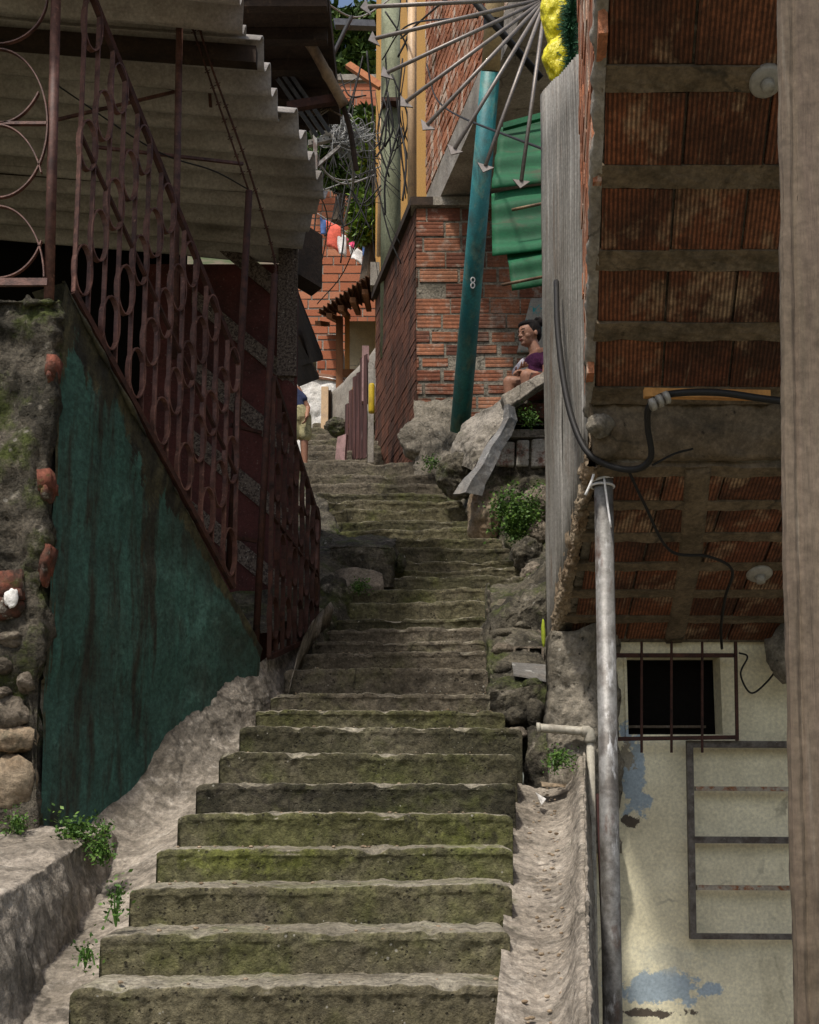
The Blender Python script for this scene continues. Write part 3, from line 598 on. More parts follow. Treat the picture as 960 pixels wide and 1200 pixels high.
# arc railing facing the viewer
t = thing('railing', 'rusty railing of big iron arcs above the mossy pillar', 'railing', P(20, 345, 5.1))
def arc(cx, cy, rx, ry, a0, a1, n=26): return [P(cx + rx * math.cos(R(a0 + (a1 - a0) * i / n)), cy + ry * math.sin(R(a0 + (a1 - a0) * i / n)), 5.1) for i in range(n + 1)]
for A in [arc(-2, -6, 58, 58, -90, 90), arc(-2, 145, 58, 87, -90, 0), arc(-2, 145, 58, 87, 0, 90), arc(-2, 60, 58, 85, 35, 90), arc(-2, 232, 54, 85, -90, -20), arc(-2, 325, 54, 83, -90, 0), arc(-2, 260, 54, 66, 20, 90)]:
    mb = MB(); mb.strap(A, (0, 1, 0), .02, .006); mb.build('arc', M['iron'], t)
for y, h in ((145, .014), (331, .034), (-70, .03)):
    mb = MB(); mb.strap([P(-300, y, 5.1), P(56, y, 5.1)], (0, 1, 0), .02, h); mb.build('rail', M['iron'], t)
for x in (-62, -180):
    mb = MB(); mb.strap([P(x, 350, 5.1), P(x, -70, 5.1)], (0, 1, 0), .02, .02); mb.build('upright', M['iron'], t)
mb = MB(); mb.strap([P(60, 142, 6.1), P(245, 98, 6.6)], (0, 0, 1), .018, .018); mb.strap([P(245, 98, 6.6), P(247, 125, 6.6)], (1, 0, 0), .018, .018)
mb.strap([P(110, 172, 6.2), P(285, 192, 6.6)], (0, 0, 1), .016, .016)
tag(mb.build('iron_bracket', M['iron']), 'thin rusty bars under the corrugated roof', 'bracket')
# barbed wires
def wire(name, label, pts, r, m, n=24, cat='cable', group=None, barbs=False):
    mb = MB(); q = resample(pts, n); mb.tube(q, r, 6)
    if barbs:
        for k in range(2, n, 2):
            p = q[k]; mb.tube([p + Vector((-.014, 0, -.010)), p + Vector((.014, 0, .010))], .003, 4); mb.tube([p + Vector((-.012, 0, .012)), p + Vector((.012, 0, -.010))], .003, 4)
    return tag(mb.build(name, m, smooth=True), label, cat, group)
wire('barbed_wire', 'barbed strand running down to the railing end post', [P(205, -30, 5.9), P(240, 75, 6.1), P(291, 222, 6.36)], .006, M['irondark'], 30, 'wire', 'barbed wires', True)
wire('barbed_wire', 'barbed strand bending past the roof to the last dark post', [P(218, -20, 5.9), P(247, 75, 6.1), P(292, 200, 6.36), P(321, 300, 6.62), P(322, 330, 6.62)], .007, M['irondark'], 40, 'wire', 'barbed wires', True)
wire('cable', 'thin black wire under the corrugated roof towards the post', [P(60, 95, 5.6), P(180, 175, 6.0), P(250, 200, 6.2), P(291, 222, 6.36)], .004, M['black'])

# ------------------------------------------------------------------ left roofs
t = thing('corrugated_roof', 'stepped sheets of brown grey fibre cement roofing over the railing', 'roof', (-2, 7, 4))
zr = Z(20, 5.9)
nw = 0
sheets = [(4.6, 6.16, (265, 289), 0), (6.06, 6.80, (305, 331), -.02), (6.68, 7.62, (345, 384), -.045)]
for i, (d0, d1, (e0, e1), dz) in enumerate(sheets):
    z0 = zr + dz
    mb = MB(); xa = (e0 - 480) / F * (d0 * cs + z0 * sn); xb = (e1 - 480) / F * (d1 * cs + z0 * sn)
    corr(mb, (-6, d0, z0 + .45), (xa, d0, z0), (-6, d1, z0 + .44), (xb, d1, z0 - .01), (d1 - d0) / .23, .062, 10, 10, .02, i, .009)
    mb.build('roof_sheet', M['asbestos'], t, smooth=True)
z0 = zr - .09; xb = X(352, 280, 8.3)
mb = MB(); corr(mb, (-6, 7.5, z0 + .45), (X(380, 243, 7.6), 7.5, z0), (-6, 8.5, z0 + .42), (X(342, 296, 8.38), 8.5, z0 - .03), 4.3, .062, 10, 10, .015, 0, .009)
mb.build('roof_sheet', M['asbestos'], t, smooth=True)
for d, hp_ in ((6.12, .10), (7.58, .04)):
    mb = MB(); mb.box((-6, d - .04, zr + .44 - .06), (6 - .85 + (.15 if d > 7 else 0), 0, -.42), (0, 0, -hp_), (0, .07, 0)); mb.build('purlin', M['darkwood'], t)
# wine-red house wall behind the railings, with pebbledash diagonal bands
t = thing('wine_red_house', 'wine red house wall with grey pebbledash diagonal bands behind the railings', 'house', (-1.6, 8.5, .5))
xe = P(348, 420, 8.35).x; xw = -1.95
mb = MB(); mb.box((xw, 8.35, .4), (xe - xw, 0, 0), (0, 0, 3.75), (-.42, 1.2, 0)); mb.build('wall', M['wine'], t)
mb = MB(); mb.box((xe - .10, 8.33, .4), (.104, 0, 0), (0, 0, 3.55), (0, .05, 0)); mb.build('corner_pier', M['wine'], t)
for i, y in enumerate((330, 420, 505, 590, 675)):
    a, b = P(225, y - 62, 8.34), P(345, y + 38, 8.34); h = .16 if i != 1 else .14
    mb = MB(); rows = [[a + Vector((0, -.012, 0)), (a + b) / 2 + Vector((0, -.012, 0)), b + Vector((0, -.012, 0))], [a + Vector((0, -.012, h)), (a + b) / 2 + Vector((0, -.012, h)), b + Vector((0, -.012, h))]]
    rows = [[p for p in rr] for rr in rows]
    loft(mb, rows, 30, 6, .006, 8, i, thick=.01, tdir=(0, 1, 0)); mb.build('pebbledash_band', M['pebble'], t)
mb = MB()
rows = [[P(296, 330, 8.36), P(345, 318, 8.36)], [P(318, 400, 8.36), P(346, 420, 8.36)]]
mb = MB(); mb.box((xe - .14, 8.3, Z(440, 8.3)), (.142, 0, 0), (0, 0, Z(262, 8.3) - Z(440, 8.3)), (0, .03, 0)); mb.build('pebbledash_patch', M['pebble'], t)
mb = MB(); mb.box((-7, 8.55, -.5), (6.4 + xe - .3, 0, 0), (0, 0, 5.45), (0, .2, 0)); mb.build('recess_shade_wall', M['shadeblack'], t)  # painted near-black to imitate the shade of the recess under the roof
mb = MB(); mb.box((-7, 5.5, -.4), (.2, 0, 0), (0, 0, 4.6), (0, 5, 0)); mb.build('side_wall', M['darkwood'], t)
# house stair behind the teal wall
t = thing('house_stairs', 'dark concrete house stairs behind the scrollwork railing', 'stairs', (-1.7, 6.5, 0))
for i in range(8):
    d = 7.45 - i * .28; z = 1.2 + i * .17
    mb = MB(); xo = wallx(min(d - .28, 6.2)) - .22; mb.box((xo - .9, d - .28, z - .9), (.9, 0, 0), (0, 0, .9), (0, .28, 0)); mb.build('step', M['concrete'], t)

# dark eaves at the upper left with bamboo pole
t = thing('timber_eave', 'dark timber eave hanging over the alley behind the corrugated roof', 'eave', P(340, 110, 8.6))
zc = Z(118, 8.2)
mb = MB(); mb.box((-4.5, 7.0, zc), (4.5 + X(397, 60, 8.2), 0, 0), (0, 0, .12), (0, 1.5, 0)); mb.build('deck', M['darkwood'], t)
for i in range(5):
    mb = MB(); mb.box((-4.5, 7.05 + i * .33, zc - .09), (4.5 + X(396, 80, 8.2) - .02 * i, 0, 0), (0, 0, .085), (0, .07, 0)); mb.build('rafter', M['darkwood'], t)
for i in range(16):
    mb = MB(); x0 = X(300 + i * 6, 60, 8.1); a = Vector((x0, 8.4, zc + .1)); mb.tube([a, a + Vector((random.uniform(-.05, .1), -.1, -.10)), a + Vector((random.uniform(-.1, .14), -.2, -.22))], .006, 5); mb.build('frayed_cane', M['bamboo'], t)
mb = MB(); p0, p1 = P(322, -25, 7.3), P(404, 124, 7.7); pts = [p0.lerp(p1, i / 24) for i in range(25)]
mb.tube(pts, [.036 + (.006 if i % 6 == 0 else 0) for i in range(25)], 12); tag(mb.build('bamboo_pole', M['bamboo'], smooth=True), 'knotted bamboo pole slanting down from the dark eave', 'pole')
mb = MB(); a, b = P(336, 128, 7.6), P(402, 117, 7.72); mb.box(a, b - a, (0, 0, .06), (0, .05, 0)); tag(mb.build('beam', M['irondark']), 'short rust brown beam holding the bamboo pole end', 'beam')
mb = MB(); a, b = P(325, 92, 7.9), P(372, 160, 8.2)
for k in range(3): mb.tube([a + Vector((.045 * k, 0, .02 * k)), b + Vector((.045 * k, 0, .02 * k))], .02, 4)
tag(mb.build('metal_channel', M['slate']), 'slate grey metal channel beyond the roof edge', 'channel')
mb = MB()
for k, (x, y) in enumerate([(402, 130), (406, 150), (411, 170), (416, 195)]): pass
mb.tube(resample([P(400, 118, 7.7), P(410, 150, 7.8), (P(418, 200, 7.9))], 12), .02, 7); tag(mb.build('dark_strap', M['darkwood']), 'dark frayed strap dangling from the bamboo pole end', 'strap')
# small brown box and lean-to awnings on the wine-red house
mb = MB(); a = P(345, 318, 9.0); mb.box(a, (.20, .3, 0), (0, 0, .46), (-.1, .15, 0)); tag(mb.build('metal_hood', M['darkwood']), 'dark brown metal hood at the corner below the roof', 'hood')
mb = MB(); loft(mb, [[P(346, 330, 9.2), P(378, 418, 9.4)], [P(330, 345, 10.2), P(352, 425, 10.4)]], 10, 6, .01, 3, thick=.03); tag(mb.build('awning', M['darkwood']), 'upper dark lean-to awning beside the wine red wall', 'awning', 'dark lean-to awnings')
mb = MB(); loft(mb, [[P(346, 385, 9.8), P(374, 440, 10.0)], [P(330, 395, 10.8), P(350, 450, 11.0)]], 10, 6, .01, 3, thick=.03); tag(mb.build('awning', M['darkwood']), 'lower dark lean-to awning above the white wall', 'awning', 'dark lean-to awnings')

# ------------------------------------------------------------------ banks beside the upper steps
def left_bank():
    rows = []
    for k in range(19, 37):
        d = ds[k]; x = SL[k]; z = SZ[k]
        lx = min(x - .15, (X(345, 600, d) if d > 8 else -.62)); lx = max(lx, x - 1.1)
        h = .03 + .05 * max(0, 1 - abs(d - 8.6) / 1.2)
        rows.append([Vector((x + .05, d, z - .22)), Vector((x - .02, d, z + .02)), Vector((x - .12, d, z + h)), Vector(((lx + x) / 2 - .08, d, z + h + .05)), Vector((lx - .1, d, z + h)), Vector((lx - .9, d, z + .0))])
    return rows
mb = MB(); loft(mb, left_bank(), 60, 120, .05, 3.2, 3, fine=.02); struct(mb.build('slope', M['bank'], smooth=True))
rows = []
for k in range(19, 37):
    d = ds[k]; x = SR[k]; z = SZ[k]
    rows.append([Vector((x - .04, d, z - .25)), Vector((x + .02, d, z + .04)), Vector((x + .12, d, z + .16)), Vector((x + .3, d, z + .26)), Vector((x + .5, d, z + .38)), Vector((x + .9, d, z + .45))])
rows.insert(0, [p + Vector((0, -.04, -.55)) for p in rows[0]]); rows.insert(1, [p + Vector((0, -.02, -.12)) for p in rows[1]])
mb = MB(); loft(mb, rows, 60, 120, .06, 3.4, 6, fine=.025); struct(mb.build('slope', M['bank'], smooth=True))
# concrete planter block beside the steps (left)
mb = MB(); a = P(392, 690, 8.75); mb.box(a + Vector((0, 0, -.1)), (P(456, 690, 8.75).x - a.x, 0, 0), (0, 0, Z(640, 8.75) - Z(690, 8.75) + .1), (0, .9, 0))
mb = MB(); rows = [[P(388, 690, 8.72), P(425, 690, 8.70), P(458, 688, 8.72), P(460, 688, 9.1)], [P(388, 668, 8.72), P(425, 668, 8.69), P(458, 668, 8.72), P(460, 666, 9.1)], [P(387, 645, 8.74), P(425, 643, 8.70), P(460, 645, 8.74), P(462, 644, 9.1)], [P(387, 640, 8.82), P(425, 640, 8.80), P(458, 641, 8.82), P(461, 641, 9.1)], [P(390, 630, 9.6), P(425, 628, 9.6), P(460, 630, 9.6), P(465, 630, 9.6)]]
loft(mb, rows, 50, 40, .018, 5, 12, fine=.010); tag(mb.build('concrete_block', M['bank'], smooth=True), 'mossy concrete block jutting into the steps on the left', 'block')
mb = MB(); rows = [[P(380, 672, 8.6), P(412, 665, 8.6), P(448, 672, 8.6)], [P(382, 688, 8.5), P(412, 690, 8.48), P(450, 686, 8.5)]]
loft(mb, rows, 20, 10, .02, 5, 3, thick=.06, tdir=(0, .4, -.9)); tag(mb.build('concrete_slab', M['rock'], smooth=True), 'pale broken slab at the foot of the mossy block', 'slab')

def rock(label, px, py, rx, rz, d, m='rock', seed=0, amp=.45, name='rock', group=None, ry=None):
    c = P(px, py, d); k = d / F; mb = MB(); mb.ball(c, (rx * k, (ry or min(rx, rz)) * k, rz * k), 64, 44, amp=amp, fq=1.8, seed=seed)
    return tag(mb.build(name, M[m], smooth=True), label, 'rock', group)
gr = 'rocks beside the steps'
rock('large pale boulder below the zinc strip beside the fern', 566, 606, 20, 34, 10.1, seed=2, m='rocktan', group=gr)
rock('rounded boulder right of the fern against the zinc sheet', 632, 592, 22, 24, 9.4, seed=3, group=gr)
rock('brown boulder under the fern at the end of the steps', 620, 652, 20, 22, 9.0, m='bank', seed=4, group=gr)
rock('small boulder between fern and zinc sheet', 632, 625, 14, 16, 9.2, seed=5, group=gr)
rock('low flat stone under the brown boulder beside the steps', 628, 676, 18, 18, 8.8, seed=6, group=gr)
rock('dark rounded boulder at the top of the steps near the pole base', 538, 556, 26, 30, 10.75, seed=7, m='bank', group=gr)
rock('pale mortar covered boulder where the corner building meets the steps', 496, 516, 30, 28, 12.35, seed=8, m='mortar', group=gr, ry=16, amp=.3)
rock('dark mossy stone beneath the lower railing end', 392, 705, 22, 30, 8.2, seed=10, m='bank', group=gr)
rock('small dark stone at the corner of the mossy block', 470, 660, 7, 12, 9.0, seed=11, m='bank', group=gr)

# pale ramp of cement left of steps 12-16
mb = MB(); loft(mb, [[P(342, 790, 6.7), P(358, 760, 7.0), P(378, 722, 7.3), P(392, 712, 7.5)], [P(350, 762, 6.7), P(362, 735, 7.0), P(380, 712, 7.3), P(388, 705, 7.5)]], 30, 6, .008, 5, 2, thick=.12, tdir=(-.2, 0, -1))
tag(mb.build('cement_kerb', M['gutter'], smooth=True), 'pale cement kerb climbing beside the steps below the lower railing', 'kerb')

# rubble retaining wall to the right where the steps narrow
t = thing('rubble_wall', 'mossy wall of stacked bricks and rubble right of the narrowing steps', 'rubble wall', P(605, 880, 6.5))
rows = []
for d, yb, yt in ((6.35, 880, 812), (6.7, 880, 770), (7.1, 860, 735), (7.6, 840, 705), (8.1, 820, 685)):
    zt = Z(yt, d); zb_ = Z(yb, d) - .1; xx = X(567, 800, d)
    zt -= .11 if d < 7.3 else .02; xx -= .02; rows.append([Vector((xx + .04, d, zb_)), Vector((xx + .05, d, zt - .05)), Vector((xx + .09, d, zt)), Vector((xx + .3, d, zt + .03)), Vector((xx + .5, d, zt - .1))])
rows.insert(0, [p + Vector((0.03, .0, -.12)) if i > 0 else p for i, p in enumerate(rows[0])])
mb = MB(); loft(mb, rows, 50, 60, .03, 4, 8, fine=.014); mb.build('fill', M['bank'], t, smooth=True)
zf0, zf1 = Z(900, 6.33), Z(815, 6.33)
mb = MB(); loft(mb, [[P(574, 905, 6.33), P(645, 905, 6.33)], [P(574, 812, 6.33), P(645, 800, 6.33)]], 30, 30, .04, 5, 3, fine=.014); mb.build('front_face', M['bank'], t, smooth=True)
rd = random.Random(3)
for i, (px, py, w_, h, d) in enumerate([(588, 712, 34, 18, 7.6), (582, 728, 26, 14, 7.5), (586, 745, 30, 16, 7.2), (590, 762, 26, 17, 7.0), (590, 785, 30, 20, 6.8), (588, 806, 26, 18, 6.6), (606, 818, 26, 18, 6.4), (604, 840, 26, 22, 6.3), (628, 836, 24, 34, 6.3), (604, 860, 28, 16, 6.25), (630, 862, 20, 16, 6.25), (584, 838, 14, 50, 6.5), (628, 748, 26, 24, 7.3), (612, 735, 20, 14, 7.3), (632, 715, 16, 16, 7.5), (616, 700, 24, 16, 7.8), (625, 802, 24, 14, 6.5)]):
    c = P(px, py, d); k = d / F; s = MB(); s.ball(c, (w_ * k * .52, .07, h * k * .52), 22, 14, amp=.35, fq=1.7, seed=i + 20, rot=Matrix.Rotation(rd.uniform(-.2, .2), 3, 'Y')); s.build('stone', M['bank'] if i % 3 else M['rock'], t, smooth=True)
# hollow brick with two holes
def hollow(label, px, py, d, w_, h, m, holes):
    t = thing('hollow_brick', label, 'hollow brick', P(px, py + h, d), 'hollow bricks beside the steps'); k = d / F
    o = P(px, py + h, d); W_, H_ = w_ * k, h * k; wl = .012
    mb = MB(); n = holes; cw = (W_ - wl * (n + 1)) / n
    for i in range(n + 1): mb.box(o + Vector((i * (cw + wl), 0, 0)), (wl, 0, 0), (0, 0, H_), (0, .2, 0))
    for zz in (0, H_ - wl): mb.box(o + Vector((.001, .001, zz + (.0015 if zz else -.0015))), (W_ - .002, 0, 0), (0, 0, wl), (0, .199, 0))
    mb.build('shell', m, t)
    mb = MB(); mb.box(o + Vector((wl * .5, .06, wl * .5)), (W_ - wl, 0, 0), (0, 0, H_ - wl), (0, .1, 0)); mb.build('core', M['shadeblack'], t)  # black filler block imitates the shade inside the brick's holes
hollow('brown hollow brick with two square black holes beside the zinc sheet', 602, 757, 6.95, 36, 20, M['rock'], 2)
hollow('small broken red brick with one hole above the rubble wall', 624, 712, 7.6, 16, 13, M['bricklow'], 1)
mb = MB(); loft(mb, [[P(600, 776, 6.75), P(640, 779, 6.75)], [P(602, 790, 6.55), P(640, 797, 6.55)]], 12, 6, .006, 5, thick=.01); tag(mb.build('metal_offcut', M['flash']), 'pale blue grey metal offcut under the hollow brick', 'metal sheet')
mb = MB(); mb.ball(P(637, 742, 6.7), (.013, .02, .08), 14, 12, amp=.4, fq=2); tag(mb.build('lime_rag', M['yellowgreen'], smooth=True), 'lime yellow rag hanging at the zinc sheet edge', 'rag')

# low brick / white block retaining wall under the woman
t = thing('retaining_wall', 'low broken wall of red bricks over whitewashed blocks under the sitting woman', 'wall', P(615, 560, 10.4))
mb = MB(); loft(mb, [[P(545, 600, 10.55), P(600, 600, 10.5), P(670, 600, 10.5)], [P(560, 545, 10.55), P(600, 540, 10.55), P(670, 540, 10.55)], [P(580, 505, 10.6), P(600, 500, 10.6), P(670, 500, 10.6)], [P(592, 478, 10.65), P(610, 460, 10.65), P(670, 440, 10.65)]], 40, 40, .05, 4, 5, fine=.02); mb.build('backing', M['bank'], t, smooth=True)
for i, (px, py, w_, h, c) in enumerate([(618, 455, 24, 16, 'bricklow'), (600, 480, 44, 19, 'bricklow'), (597, 500, 46, 9, 'bricklow'), (622, 441, 24, 12, 'bricklow')]):
    mb = MB(); k = 10.5 / F; o = P(px, py + h / 2, 10.5); mb.box(o, (w_ * k, 0, 0), (0, 0, h * k), (0, .14, 0), .5 + .2 * (i % 2), (0, 0)); b = mb.build('brick', M['bricklow'], t)
    bv = b.modifiers.new('b', 'BEVEL'); bv.width = .012; bv.segments = 2
for i, (px, py, w_, h) in enumerate([(583, 513, 20, 28), (606, 512, 14, 30), (624, 511, 20, 32)]):
    mb = MB(); c = P(px + w_ / 2, py + h / 2 + 4, 10.5); k = 10.5 / F
    o = c - Vector((w_ * k * .6, 0.0, h * k * .55)); mb.box(o, (w_ * k * 1.1, 0, .01 * (i - 1)), (.01, 0, h * k * 1.12), (0, .14, 0)); b = mb.build('white_block', M['whiteblock'], t); bv = b.modifiers.new('b', 'BEVEL'); bv.width = .02; bv.segments = 3
# sloping concrete slab in front of the woman and its rough flank
mb = MB(); loft(mb, [[P(588, 463, 10.3), P(612, 450, 10.3), P(645, 430, 10.3), P(670, 415, 10.3)], [P(596, 480, 10.25), P(615, 465, 10.25), P(645, 444, 10.25), P(670, 428, 10.25)]], 30, 8, .02, 6, 3, fine=.01, thick=.18, tdir=(0, 1, 0))
tag(mb.build('concrete_slab', M['concrete'], smooth=True), 'tilted broken concrete slab edge in front of the sitting woman', 'slab')
mb = MB(); loft(mb, [[P(524, 545, 11.0), P(530, 518, 10.9), P(550, 492, 10.9), P(592, 468, 10.6), P(600, 462, 11.3)], [P(540, 545, 10.6), P(548, 522, 10.5), P(562, 505, 10.5), P(596, 485, 10.4), P(604, 475, 11.0)], [P(556, 552, 10.4), P(566, 528, 10.35), P(578, 512, 10.35), P(600, 492, 10.4), P(606, 480, 11)]], 50, 30, .035, 3.5, 3, fine=.014)
tag(mb.build('concrete_footing', M['concrete'], smooth=True), 'broken grey concrete footing at the foot of the teal pole', 'footing')
ctr = [(597, 474, 10.2), (598, 490, 10.18), (589, 508, 10.12), (577, 526, 10.05), (568, 545, 9.97), (556, 562, 9.9), (548, 578, 9.86)]
wd_ = [7, 8, 10, 10, 11, 14, 17]; ra_, rb_, rc_ = [], [], []
for (x_, y_, d_), w2 in zip(ctr, wd_):
    ra_.append(P(x_ - w2, y_ + 1, d_ + .02)); rb_.append(P(x_ - w2 * .15, y_ - 1, d_ - .05)); rc_.append(P(x_ + w2, y_ + 3, d_ + .03))
mb = MB(); loft(mb, [ra_, rb_, rc_], 30, 8, .014, 6, 3, thick=.004, tdir=(0, 1, 0), smooth=False)
tag(mb.build('zinc_strip', M['flash'], smooth=False), 'bent grey zinc strip trailing down over the broken footing', 'zinc strip')

# plants
def fern(label, px, py, d, rx, rz, n, size, seed, name='fern', cat='plant', m='fern'):
    t = thing(name, label, cat, P(px, py + rz, d)); k = d / F; c = P(px, py, d)
    mb = MB(); rd = random.Random(seed)
    st = MB(); base = P(px, py + rz * .8, d)
    for i in range(max(5, n // 120)):
        tip = c + Vector((rd.uniform(-1, 1) * rx * k, rd.uniform(-.6, .3) * rx * k, rd.uniform(-.5, 1) * rz * k))
        mid = (base + tip) / 2 + Vector((0, 0, .05)); q = resample([base, mid, tip], 10); st.tube(q, .003, 4)
        for j in range(2, 11):
            for _ in range(max(2, n // (max(5, n // 120) * 9))):
                p = q[j] + Vector((rd.gauss(0, 1), rd.gauss(0, 1), rd.gauss(0, 1))) * size * 1.1
                a = Vector((rd.gauss(0, 1), rd.gauss(0, 1), rd.gauss(0, .8))).normalized(); b = a.cross(Vector((rd.gauss(0, 1), rd.gauss(0, 1), rd.gauss(0, 1)))).normalized(); s = size * rd.uniform(.5, 1.2)
                mb.face([p, p + a * s * .5 + b * s * .28, p + a * s, p + a * s * .5 - b * s * .28], r=rd.random())
    mb.build('foliage', M[m], t); st.build('stems', M[m], t); return t
fern('bushy green fern growing among boulders beside the steps', 604, 606, 9.2, 30, 34, 3600, .032, 1)
fern('small weed sprouting from the red bricks of the low wall', 618, 488, 10.35, 12, 12, 500, .03, 2, 'weed')
fern('small weed at the rock foot close to the zinc sheet', 632, 682, 8.5, 10, 22, 500, .025, 3, 'weed')
fern('creeping moss plant on the ledge corner below the teal wall', 90, 985, 4.95, 22, 26, 900, .022, 4, 'weed')
fern('dark trailing weed hanging into the gutter below the teal wall', 118, 990, 4.9, 12, 30, 700, .02, 5, 'weed')
fern('thin upright weed in the left gutter by the fourth step', 136, 1062, 4.15, 10, 30, 160, .02, 6, 'weed')
fern('tiny low sprig in the left gutter near the bottom step', 100, 1130, 3.75, 14, 5, 90, .018, 7, 'weed')
fern('mossy tuft at the base of the crumbling pillar', 20, 972, 5.0, 14, 10, 300, .02, 8, 'weed')
fern('low green tuft beside the mossy block', 420, 690, 8.4, 24, 8, 400, .02, 9, 'weed')
fern('dark moss tuft at the head of the right gutter', 650, 895, 5.75, 26, 12, 500, .018, 10, 'weed')
fern('green tuft on the top step by the corner building', 505, 545, 12.0, 14, 8, 300, .03, 11, 'weed')

# litter
mb = MB(); loft(mb, [[P(632, 1097, 4.35), P(646, 1098, 4.35)], [P(633, 1106, 4.3), P(645, 1107, 4.3)]], 4, 4, .004, 9, thick=.002); tag(mb.build('paper_scrap', M['white']), 'white paper scrap lying in the right gutter', 'litter')
mb = MB(); loft(mb, [[P(248, 883, 6.0), P(256, 884, 6.0)], [P(249, 890, 5.98), P(255, 891, 5.98)]], 4, 4, .004, 9, thick=.003); tag(mb.build('plastic_scrap', M['redscrap']), 'red plastic scrap in the left gutter', 'litter')
mb = MB(); loft(mb, [[P(633, 915, 5.8), P(664, 918, 5.8)], [P(635, 922, 5.7), P(662, 924, 5.7)]], 6, 4, .02, 9, thick=.003); tag(mb.build('leaf_litter', M['rocktan']), 'crumpled dry leaf at the head of the right gutter', 'litter')
mb = MB(); loft(mb, [[P(628, 928, 5.6), P(640, 936, 5.6)], [P(630, 934, 5.55), P(636, 942, 5.55)]], 6, 4, .01, 9, thick=.003); tag(mb.build('wrapper_scrap', M['white']), 'crumpled white wrapper below the dry leaf', 'litter')

rd = random.Random(77); mb = MB()
for _ in range(420):
    d = 3.4 + 3.8 * rd.random() ** 1.2; a_, z_, b_ = stair_at(d); q = rd.random()
    k = max(i for i in range(len(ds)) if ds[i] <= d)
    if q < .45: x = rd.uniform(SL[k] + .03, SR[k] - .03); z = SZ[k] + .004
    elif q < .75 and d < 5.9: x = b_ + rd.uniform(.05, .19); z = -.52 + (d - 3.6) * .335 - .045 + abs(x - b_ - .12) * .12
    else: continue
    r0 = rd.uniform(.003, .009); mb.ball((x, d, z), (r0 * 1.3, r0, r0 * .7), 7, 5, amp=.5, fq=2, seed=_)
o = mb.build('pebbles', M['rocktan'], smooth=True); tag(o, 'scattered small pebbles and grit on the lower steps', 'pebbles'); o['kind'] = 'stuff'
# ------------------------------------------------------------------ right house
t = thing('brick_house', 'brick house on the right with clay tile soffit and cream yellow basement wall', 'house', (1.5, 5.5, -2.0))
def zs1(d): return 4.474 - .566 * d      # sloping soffit, first slab
def edge1(d): return P(705, 0, 3.41).x + (P(690, 480, 4.82).x - P(705, 0, 3.41).x) * (d - 3.41) / 1.41
rd = random.Random(11)
nd1 = Vector((0, -.566, -1)).normalized()
tiles, beams = MB(), MB()
rowd = [3.03 + .29 * i for i in range(7)]
rowd = [2.43, 2.72, 3.01, 3.30, 3.603, 3.903, 4.194, 4.471, 4.75]
for i, d in enumerate(rowd):
    w_ = .075
    o = Vector((edge1(d) + .012, d - w_ / 2, zs1(d - w_ / 2))); 
    rows = [[Vector((edge1(d) + .012 + (3.2 - edge1(d)) * s, d + q, zs1(d + q))) + nd1 * (.004 + rd.uniform(0, .004)) for s in [j / 10 for j in range(11)]] for q in (-w_ / 2, 0, w_ / 2)]
    loft(beams, rows, 90, 6, .010, 9, i, fine=.004, thick=.03, tdir=-nd1, smooth=False)
    if i < len(rowd) - 1:
        d1 = rowd[i + 1]; x = edge1(d) + .022
        while x < 3.0:
            tw = .27 + rd.uniform(-.012, .012); da, db = d + w_ / 2 + .002, d1 - w_ / 2 - .002; g = .005
            sk_ = (edge1(d1) - edge1(d)) * .9
            a = Vector((x + g, da, zs1(da))) - nd1 * .02; tiles.box(a, (tw - 2 * g, 0, rd.uniform(-.004, .004)), Vector((sk_, db - da, zs1(db) - zs1(da))), nd1 * (.020 + rd.uniform(-.004, .005)), rd.random(), (rd.random(), 0))
            x += tw
tiles.build('soffit_tiles', M['tile'], t); beams.build('soffit_joists', M['beam'], t)
mb = MB(); mb.add([(edge1(2.3) + .02, 2.3, zs1(2.3) + .02), (3.3, 2.3, zs1(2.3) + .02), (3.3, 4.80, zs1(4.80) + .02), (edge1(4.8) + .02, 4.80, zs1(4.8) + .02), (edge1(2.3) + .02, 2.3, zs1(2.3) + .2), (3.3, 2.3, zs1(2.3) + .2), (3.3, 4.80, zs1(4.80) + .2), (edge1(4.8) + .02, 4.80, zs1(4.8) + .2)], [(0, 1, 2, 3), (7, 6, 5, 4), (0, 4, 5, 1), (1, 5, 6, 2), (2, 6, 7, 3), (3, 7, 4, 0)]); mb.build('slab', M['mortar'], t)
# drop beam between the slabs
z1_, z2_ = zs1(4.8), Z(540, 4.86)
mb = MB(); loft(mb, [[Vector((edge1(4.8) + .0 + s * 2.5, 4.80, z1_ + .03)) for s in (0, .1, .3, .6, 1)], [Vector((edge1(4.8) + .01 + s * 2.5, 4.79, (z1_ + z2_) / 2)) for s in (0, .1, .3, .6, 1)], [Vector((edge1(4.8) + .02 + s * 2.5, 4.82, z2_)) for s in (0, .1, .3, .6, 1)]], 90, 12, .03, 5, 2, fine=.012, thick=.2, tdir=(0, 1, 0)); mb.build('drop_beam', M['beam'], t, smooth=True)
